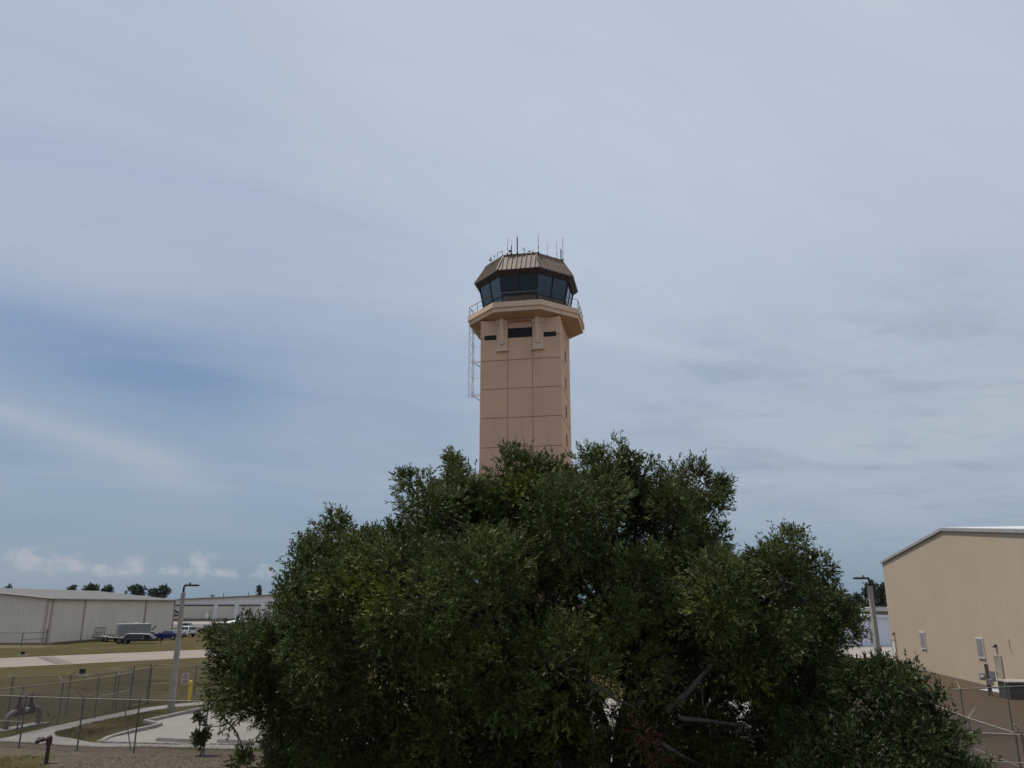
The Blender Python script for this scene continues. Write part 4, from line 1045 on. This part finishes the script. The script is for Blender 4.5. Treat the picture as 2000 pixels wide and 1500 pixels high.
def foliage(lobes, per_clump=26, leaves=12, Ll=.095, Lw=.026, clump_k=15, center=None, twig=.30, up=.35):
    """lobes: (centre, radius, density). Sprays of narrow leaves on clumps spread over every lobe's shell."""
    P=[];D=[];LL=[];WW=[];T_=[]
    for c, r, dn in lobes:
        c = np.array(c); dn = dn*max(1.0,(.85/r)**.9) if r < .85 and Ll < .2 else dn
        nc = max(3,int(clump_k*(r**2)*dn*1.0+2))
        dirs = unit(nc); dirs[:,2] += .38; dirs[:,1] -= .15; lt_ = rng.uniform(0,1)
        dirs /= np.linalg.norm(dirs,axis=1,keepdims=True)
        cc = c+dirs*(r*rng.uniform(.45,.86,size=(nc,1)))
        cr = r*rng.uniform(.26,.46,size=nc)+.06
        ct = rng.uniform(0,1,size=nc)
        for k in range(nc):
            ns = int(per_clump*rng.uniform(.6,1.3)*max(.4,(cr[k]/.42)**1.6))
            u = unit(ns); rad = cr[k]*rng.uniform(.25,1.0,size=(ns,1))**.6
            sp_ = cc[k]+u*rad
            ax = u*.8+dirs[k]*.7+np.array([0,0,up])+rng.normal(size=(ns,3))*.35
            ax /= np.linalg.norm(ax,axis=1,keepdims=True)
            tl = twig*rng.uniform(.6,1.25,size=ns)
            st = np.clip(ct[k]*.4+lt_*.35+.3*rng.uniform(0,1,size=ns)-.02,0,1)
            f = rng.uniform(0,1,size=(ns,leaves))
            pos = sp_[:,None,:]+ax[:,None,:]*(f*tl[:,None])[:,:,None]
            rd_ = rng.normal(size=(ns,leaves,3)); rd_ /= np.linalg.norm(rd_,axis=2,keepdims=True)
            dv = ax[:,None,:]*.95+rd_*.72
            P.append(pos.reshape(-1,3)); D.append(dv.reshape(-1,3))
            n_ = ns*leaves; s_ = rng.uniform(.65,1.25,size=n_); LL.append(Ll*s_); WW.append(Lw*s_*rng.uniform(.8,1.25,size=n_))
            T_.append(np.clip(np.repeat(st,leaves)+rng.normal(size=n_)*.12,0,1))
    return np.concatenate(P),np.concatenate(D),np.concatenate(LL),np.concatenate(WW),np.concatenate(T_)
def limb(b, p0, p1, r0, r1, sag=.15, n=7, seed_=None):
    p0, p1 = Vector(p0), Vector(p1); L = (p1-p0).length; pts = []; rr = []
    j = Vector((random.uniform(-1,1),random.uniform(-1,1),random.uniform(-.3,1)))*L*sag
    j2 = Vector((random.uniform(-1,1),random.uniform(-1,1),random.uniform(-.5,.5)))*L*sag*.4
    for i in range(n):
        f = i/(n-1); pts.append(p0.lerp(p1,f)+j*math.sin(PI*f)+j2*math.sin(2*PI*f)); rr.append(r0+(r1-r0)*f**.8)
    b.path(pts, rr, 6 if r0 > .03 else 4)
    return pts

TY = 19.0
def lobe_at(px, py, r, dn=1.0, depth=None, back=False):
    e = ((px-1040)/690)**2+((py-1240)/420)**2; bl = math.sqrt(max(0,1-e))
    rec = max(0, py-1290)/210*2.6
    Y = depth if depth else (TY+2.8*bl if back else TY-4.3*bl+rec*bl)
    p = AtY(px,py,Y); return (tuple(p), r*scale_at(px,py,Y), dn)
edge = [(825,968,52),(880,930,36),(884,902,13),(908,955,50),(985,915,42),(1030,925,52),(1080,935,48),(1160,905,44),(1203,905,50),(1255,925,50),(1312,940,48),(1372,940,42),(1395,990,36),(1392,1055,40),(1405,955,22),
 (640,1050,46),(690,1082,50),(598,1100,48),(722,1072,40),(576,1165,50),(560,1215,45),(778,1045,34),(650,1015,18),(800,935,24),
 (505,1262,50),(455,1262,44),(447,1325,50),(425,1378,30),(468,1378,42),(520,1340,80),(560,1265,70),(560,1400,60),(425,1240,18),
 (1490,1082,36),(1540,1065,40),(1587,1103,40),(1500,1130,62),(1585,1165,48),(1630,1215,46),(1660,1215,28),(1605,1265,58),(1615,1315,45),(1545,1045,18),(1570,1330,70),(1500,1220,85)]
inner_l = [(818,1075,64),(900,1040,100),(1000,1020,100),(1100,1020,100),(1200,1005,100),(1300,1030,95),(1360,1090,70),(700,1190,100),(820,1170,110),(940,1150,115),(1060,1150,115),(1180,1150,115),(1300,1150,110),(1400,1170,95),
 (620,1290,100),(740,1310,110),(860,1300,110),(980,1300,110),(1100,1300,105),(1220,1280,105),(1340,1280,105),(1450,1290,95),(660,1180,80),(600,1200,70),(755,1120,70),(1400,1110,45),(1300,1210,60),(960,1080,55),(1140,1090,60),(880,1240,60),(1040,1230,60),(740,1240,55),(1240,1130,55),(1380,1220,55),(660,1360,55),(1000,1370,60),(560,1310,45),(1520,1360,50),(820,1110,50),(1170,985,66),(1240,1000,66),(1115,985,60),(850,1000,56),(930,1000,62),(1320,1010,58),(1020,980,60),(1200,1210,60),(1540,1140,62),(1590,1195,60),(1500,1255,72),(1560,1275,72),(1460,1200,80),(1610,1250,45),(1485,1155,42),(620,1115,60),(680,1145,70),(600,1195,60),(520,1295,60),(470,1325,50),(478,1255,42),(690,1100,44),(530,1385,50)]
low_l = [(550,1440,34,.8),(760,1500,70,.8),(920,1520,75,1),(1080,1500,70,1),(1130,1470,55,.8),(700,1560,80,.9),(820,1600,90,.9),(950,1620,90,.9),(1100,1610,90,.9),(1330,1590,90,.8),(1480,1590,90,.8),(1600,1560,80,.9),(1340,1470,55,.6),(1510,1470,60,.7),(1620,1370,50,.9),(560,1560,70,.9),(640,1420,75,.8),(478,1492,18,.9),(540,1495,36,.8),(700,1450,85,.75),(800,1450,80,.65),(900,1430,90,.8),(1010,1440,85,.8),(1110,1430,70,.55),(1190,1400,55,.6),(1290,1430,70,.6),(1390,1410,80,.6),(1480,1410,80,.75),(1570,1420,65,.8),(600,1480,60,.7),(860,1510,70,.8),(1000,1530,70,.8),(1240,1510,60,.7),(1400,1520,60,.5),(1560,1500,60,.8)]
jit = random.Random(5)
def jl(x, y, r):
    c, rr, d_ = lobe_at(x, y, r*.80); e = ((x-1040)/690)**2+((y-1240)/420)**2
    return (tuple(AtY(x,y,c[1]+jit.uniform(-1.2,1.5))), rr*jit.uniform(.85,1.1), d_)
lobes = [lobe_at(q[0],q[1]+5,max(q[2]-10,q[2]*.66),1.2) for q in edge]+[jl(*q) for q in inner_l]+[lobe_at(x,y,r,d_*1.35) for x,y,r,d_ in low_l]+[lobe_at(x,y,85,.9,depth=TY+1.2) for x in range(600,1620,95) for y in (1440,1530) if (x,y) not in ((1170,1440),(1455,1440),(790,1440))]
backl = [lobe_at(x,y,r*.82,.6,back=True) for x,y,r in inner_l]
midl = [lobe_at(x,y,r*.85,.45,depth=TY-.6) for x,y,r in inner_l]
base_t = Vector((2.4,18.6,0))
TREE = thing('oak_tree','huge dark green spreading tree in front of the control tower','tree',tuple(base_t))
P,D,LL,WW,TT = foliage(lobes+backl+midl, 50, 13, .090, .023, 19, twig=.24)
print('tree leaves', len(P))
leaf_object('crown', P,D,LL,WW,TT, M['leaf'], TREE)
b = MB(); forks = []
for k, (dx_, dy_, h) in enumerate(((-1.0,-.2,2.2),(-.3,.5,2.8),(.4,-.5,2.6),(1.1,.3,2.3),(.2,.2,3.4))):
    e = base_t+Vector((dx_,dy_,h)); limb(b, base_t+Vector((dx_*.15,dy_*.15,-.1)), e, .24, .15, .08, 8); forks.append(e)
allb = lobes+backl[::3]
cs = [Vector(c) for c, r, d_ in allb]
for c, r, dn in allb:
    c = Vector(c); f = min(forks, key=lambda q: (q-c).length+abs(q.x-c.x)*.4)
    if c.z < 4.2 and (c-f).length > 2.5:                      # low boughs hang from a higher part of the crown
        f = min([q for q in cs if q.z > c.z+.5], key=lambda q: (q-c).length)
        pts = limb(b, f, c, .03, .012, .12, 6)
    else:
        L = (c-f).length; k_ = f.lerp(c,.45)+Vector((0,0,.16*L))
        pts = limb(b, f, k_, .03+.009*L, .022+.005*L, .08, 5)+limb(b, k_, c, .022+.005*L, .014, .1, 5)
    for k in range(int(5+5*min(r,1.3))):
        s0 = pts[random.choice((-1,-2,-3,-1))]; dv = Vector(unit(1)[0]); dv.z = abs(dv.z)*.6+dv.z*.4
        limb(b, s0, c+dv*r*random.uniform(.7,.95), .014, .004, .12, 5)
b.build('trunk', M['bark'], TREE, smooth=True)
# bare grey branches that show between the leaves, and the hanging dead spray
for pts, r0 in (([(1325,1402),(1385,1408),(1440,1416),(1458,1417)],.045),([(1440,1416),(1455,1445)],.025),([(1155,1352),(1175,1342),(1200,1365),(1240,1382)],.05),([(1300,1388),(1340,1355),(1380,1310),(1400,1290)],.07),([(1290,1450),(1330,1475),(1380,1500)],.04),
                ([(1370,1330),(1372,1370),(1385,1420),(1395,1470)],.018),([(570,1385),(600,1375),(640,1368),(655,1378)],.02),([(640,1368),(600,1362),(575,1358)],.014),([(1080,1510),(1088,1485),(1100,1510)],.05),
                ([(1155,1400),(1160,1440),(1158,1500)],.02),([(1000,1310),(1030,1330),(1062,1362)],.014),([(1100,1310),(1115,1330),(1122,1345)],.014),([(1245,1100),(1265,1110),(1290,1085)],.012),([(1380,1300),(1450,1290),(1530,1300),(1600,1292)],.014),([(400,1420),(430,1418),(470,1405)],.014),([(425,1432),(450,1420),(480,1400)],.014)):
    vs = []
    for x, y in pts:
        e = ((x-1040)/690)**2+((y-1240)/420)**2; vs.append(AtY(x,y,TY-4.6*math.sqrt(max(0,1-e))+.25))
    b = MB(); b.path(vs, [r0*(1-.55*i/(len(vs)-1)) for i in range(len(vs))], 6)
    b.build('bare_branch', M['bare'], TREE, smooth=True)
dl = [lobe_at(1255,1440,14,1.2,13.9),lobe_at(1270,1465,14,1.2,13.9),lobe_at(1275,1490,14,1.2,13.9)]
P,D,LL,WW,TT = foliage(dl, 16, 10, .10, .028, up=-.6); leaf_object('dead_leaves', P,D,LL,WW,TT, M['leaf_dead'], TREE)

def shrub(name, label, cat, lob, basep, lf=(.098,.028), m='leaf', per=26, nst=4, group=None, kk=11, twig=.3):
    o = thing(name,label,cat,tuple(basep),0,group); basep = Vector(basep)
    P,D,LL,WW,TT = foliage(lob, per, 12, lf[0], lf[1], kk, twig=twig); leaf_object('crown',P,D,LL,WW,TT,M[m],o)
    b = MB(); fk = []
    zc = min(c[2]-r*.5 for c,r,d_ in lob); zc = max(zc,.25)
    for k in range(nst):
        e = basep+Vector((random.uniform(-.5,.5),random.uniform(-.4,.4),0))*min(1,zc)+Vector((0,0,zc*random.uniform(.55,.9))); limb(b,basep,e,.025+.012*zc,.02+.006*zc,.06,6); fk.append(e)
    for c, r, d_ in lob:
        c = Vector(c); f = min(fk,key=lambda q:(q-c).length); L = (c-f).length; limb(b,f,c,.012+.008*L,.008,.1,6)
        for k in range(5): limb(b,c,c+Vector(unit(1)[0])*r*.85,.008,.003,.1,4)
    b.build('trunk',M['bark'],o,smooth=True)
    return o
def bl(px,py,r,dn=1.0,Y=13.0):
    return (tuple(AtY(px,py,Y)), r*scale_at(px,py,Y), dn)
bl0 = bl
def bl(px,py,r,dn=1.0,Y=14.5): return bl0(px-(30 if Y == 14.5 else 0),py+(34 if Y == 14.5 else 0),r,dn,Y)
bush = [bl(1722,1322,34),bl(1698,1302,9,1.7),bl(1712,1290,6,2),bl(1735,1288,8,2),bl(1742,1305,14,1.5),bl(1768,1296,7,2),bl(1850,1345,7,2),bl(1858,1335,5,2),bl(1880,1385,8,2),bl(1765,1283,5,2),bl(1785,1318,28),bl(1800,1296,9,1.6),bl(1808,1292,7,1.6),bl(1770,1360,50),bl(1705,1385,48),bl(1830,1370,32),bl(1838,1330,10,1.5),bl(1790,1420,58),bl(1865,1420,34),bl(1855,1392,26),
        bl(1700,1450,55),bl(1850,1468,46),bl(1770,1490,58),bl(1640,1440,50),bl(1915,1485,20,1.3),bl(1935,1478,9,1.8),bl(1895,1505,34),bl(1600,1490,45,.8)]
bush += [bl(1680,1420,44),bl(1730,1440,50),bl(1640,1470,50),bl(1620,1420,40),bl(1820,1445,46),bl(1760,1400,44),bl(1700,1500,60),bl(1800,1520,60),bl(1880,1470,30)]
bush = [(tuple(Vector(c)+Vector((0,random.uniform(-.6,.5),0))),r*.74,dn*1.25) for c,r,dn in bush]+[(tuple(Vector(c)+Vector((0,1.1,0))),r*.85,dn*.9) for c,r,dn in bush[::2]]
shrub('leafy_shrub','tall leafy shrub with upright twigs in front of the right fences','shrub',bush,(7.3,15.0,0),(.10,.026),m='leaf_shrub',per=34,kk=17,nst=6)
q = G(390,1476)
sap = [bl(393,1444,13,3,q.y),bl(386,1440,9,3,q.y),bl(401,1438,8,3,q.y),bl(390,1453,8,3,q.y),bl(386,1402,8,3,q.y),bl(394,1409,6,3,q.y),bl(404,1425,5,3,q.y)]
sap = [(c,r*.85,9) for c,r,dn in sap]
shrub('sapling','small round headed sapling on a thin stem left of the big tree','sapling',sap,(q.x,q.y,0),(.07,.03),nst=1,per=16,twig=.10)
# far trees
def far_tree(label, px, ytop, wpx, hpx, Y, group, flat=.5):
    c = AtY(px,ytop+hpx/2,Y); s_ = scale_at(px,ytop,Y); rw = wpx*s_/2; rh = hpx*s_/2
    o = thing('pine_tree',label,'tree',(c.x,Y,0),0,group); lob = []
    n = max(5,int(wpx/4))
    for k in range(n):
        a = random.uniform(-1,1); h = random.uniform(-1,1)
        if a*a+h*h > 1: a *= .6; h *= .6
        lob.append(((c.x+a*rw*.72, Y+random.uniform(-.6,.6)*rw, c.z+h*rh*.72), max(.8,min(rw,rh)*random.uniform(.26,.42)), .30))
    P,D,LL,WW,TT = foliage(lob,14,7,.55,.22,1.6,twig=.8); leaf_object('crown',P,D,LL,WW,TT,M['leaf_far'],o)
    b = MB(); limb(b,(c.x,Y,0),(c.x,Y,c.z),.28,.12,.02,7)
    for q_, r, d_ in lob[::2]: limb(b,(c.x,Y,c.z-rh*.9),q_,.1,.03,.1,5)
    b.build('trunk',M['bark'],o)
g1 = 'pines showing above the hangar roofs'
for a in (('tiny pine top just showing above the hangar ridge at the far left',15,1150,10,9,215),('low pine top peeking over the hangar roof left of the others',140,1152,16,12,215),('rounded pine above the hangar roof, third from the left',178,1146,28,18,215),
          ('flat pine above the hangar roof, right of the rounded one',208,1151,22,14,215),('broad pine behind the hangar roof with open crown',268,1147,40,26,215),('largest dense pine behind the right end of the hangar roof',309,1145,46,34,212)):
    far_tree(*a, g1)
far_tree('ragged narrow pine standing alone above the far hangar row',506,1147,12,20,330,g1)
g2 = 'trees behind the blue shed'
for a in (('dark tree behind the shed next to the big tree crown',1632,1146,46,52,165),('low dark tree between the taller trees behind the shed',1660,1160,30,40,172),('tall round tree behind the right street lamp',1690,1138,52,58,165),('dark round tree next to the beige building edge',1718,1143,36,48,158)):
    far_tree(*a, g2)
# thin radio poles far behind the hangar row
for px, yt, lb in ((415.5,1161,'short dark mast with crossarm above the far hangar roof'),(437,1158,'thin bare pole above the far hangar roof'),(486,1157,'thin bare pole left of the ragged narrow pine')):
    Y = 310; t_ = AtY(px,yt,Y); o = thing('radio_mast',lb,'mast',(t_.x,Y,0),0,'masts behind the hangar row')
    b = MB(); b.path([(t_.x,Y,0),(t_.x,Y,t_.z)],.12 if px > 420 else .2,6); b.build('pole',M['antenna_dark'],o)
    if px < 420:
        b = MB(); b.path([(t_.x-.9,Y,t_.z-.2),(t_.x,Y,t_.z-.9),(t_.x+.9,Y,t_.z-.3)],.16,5); b.build('crossarm',M['antenna_dark'],o)

# far-off wood closing the horizon behind the airfield
lob = []
for k in range(150):
    x = -560+k*7.6+random.uniform(-3,3); y = 440+random.uniform(-10,10)+abs(x)*.05
    h_ = random.uniform(2.2,3.6); lob.append(((x,y,h_*.8+.6),h_+.8,.12))
wl = bpy.data.objects.new('wood_root',None); MAT['wood_root'] = Matrix.Identity(4)
P,D,LL,WW,TT = foliage(lob,14,7,1.5,.7,1.0,twig=1.6); wo = leaf_object('distant_wood',P,D,LL,WW,TT,M['leaf_far'],wl)
wo.parent = None; bpy.data.objects.remove(wl); tag(wo,kind='stuff')
# grass tufts: short blades over the nearer turf
N = 26000
zones = [(-27,-8,28.5,31.8,16000),(-21,-16.6,35.5,44,12000),(-30,-18,36,62,26000),(-34,-20,60,80,9000)]
PP=[]
for x0,x1,y0_,y1,n_ in zones:
    PP.append(np.stack([rng.uniform(x0,x1,n_),rng.uniform(y0_,y1,n_),np.zeros(n_)],1))
PP = np.concatenate(PP)
def inpoly(pts, poly):
    x, y = pts[:,0], pts[:,1]; r = np.zeros(len(pts),bool); j = len(poly)-1
    for i in range(len(poly)):
        xi, yi = poly[i][:2]; xj, yj = poly[j][:2]
        c = ((yi > y) != (yj > y)) & (x < (xj-xi)*(y-yi)/(yj-yi+1e-12)+xi); r ^= c; j = i
    return r
PP = PP[~inpoly(PP,walk) & ~inpoly(PP,lot)]
bare = (PP[:,1] < 33) & (PP[:,0] > -15.5)
patch = (np.sin(PP[:,0]*1.3+np.sin(PP[:,1]*.9)*2)+np.sin(PP[:,1]*1.7+PP[:,0]*.6)+rng.normal(size=len(PP))*.8) > .2-np.clip((-16-PP[:,0])*.3,-.8,.8)
PP = PP[(bare & (rng.uniform(0,1,len(PP)) < .30)) | (~bare & patch)]
ED = []
for poly in (walk, lot):
    for (x0,y0_),(x1,y1) in zip(poly,poly[1:]+poly[:1]):
        if min(x0,x1) > -7: continue
        L_ = math.hypot(x1-x0,y1-y0_); k_ = int(L_*70); f = rng.uniform(0,1,k_); nrm = np.array([(y1-y0_)/L_,-(x1-x0)/L_])
        o_ = rng.normal(size=k_)*.05+np.sin(f*L_*3.1)*.05
        ED.append(np.stack([x0+(x1-x0)*f+nrm[0]*o_, y0_+(y1-y0_)*f+nrm[1]*o_, np.full(k_,.0)],1))
ED = np.concatenate(ED); ED = ED[~((ED[:,0] > -17.2) & (ED[:,1] > 35.5) & (ED[:,0] < -15))]
PP = np.concatenate([PP,ED])
n_ = len(PP); DD = rng.normal(size=(n_,3))*.5; DD[:,2] = 1
gr = bpy.data.objects.new('turf_root',None)
MAT['turf_root'] = Matrix.Identity(4)
o = leaf_object('grass',PP,DD,rng.uniform(.03,.09,n_),rng.uniform(.010,.024,n_),rng.uniform(0,1,n_),leaf_mat('grass_blade',(.06,.048,.015,1),(.09,.073,.022,1),(.125,.10,.04,1),.2),gr)
o.parent = None; bpy.data.objects.remove(gr); tag(o,kind='stuff')
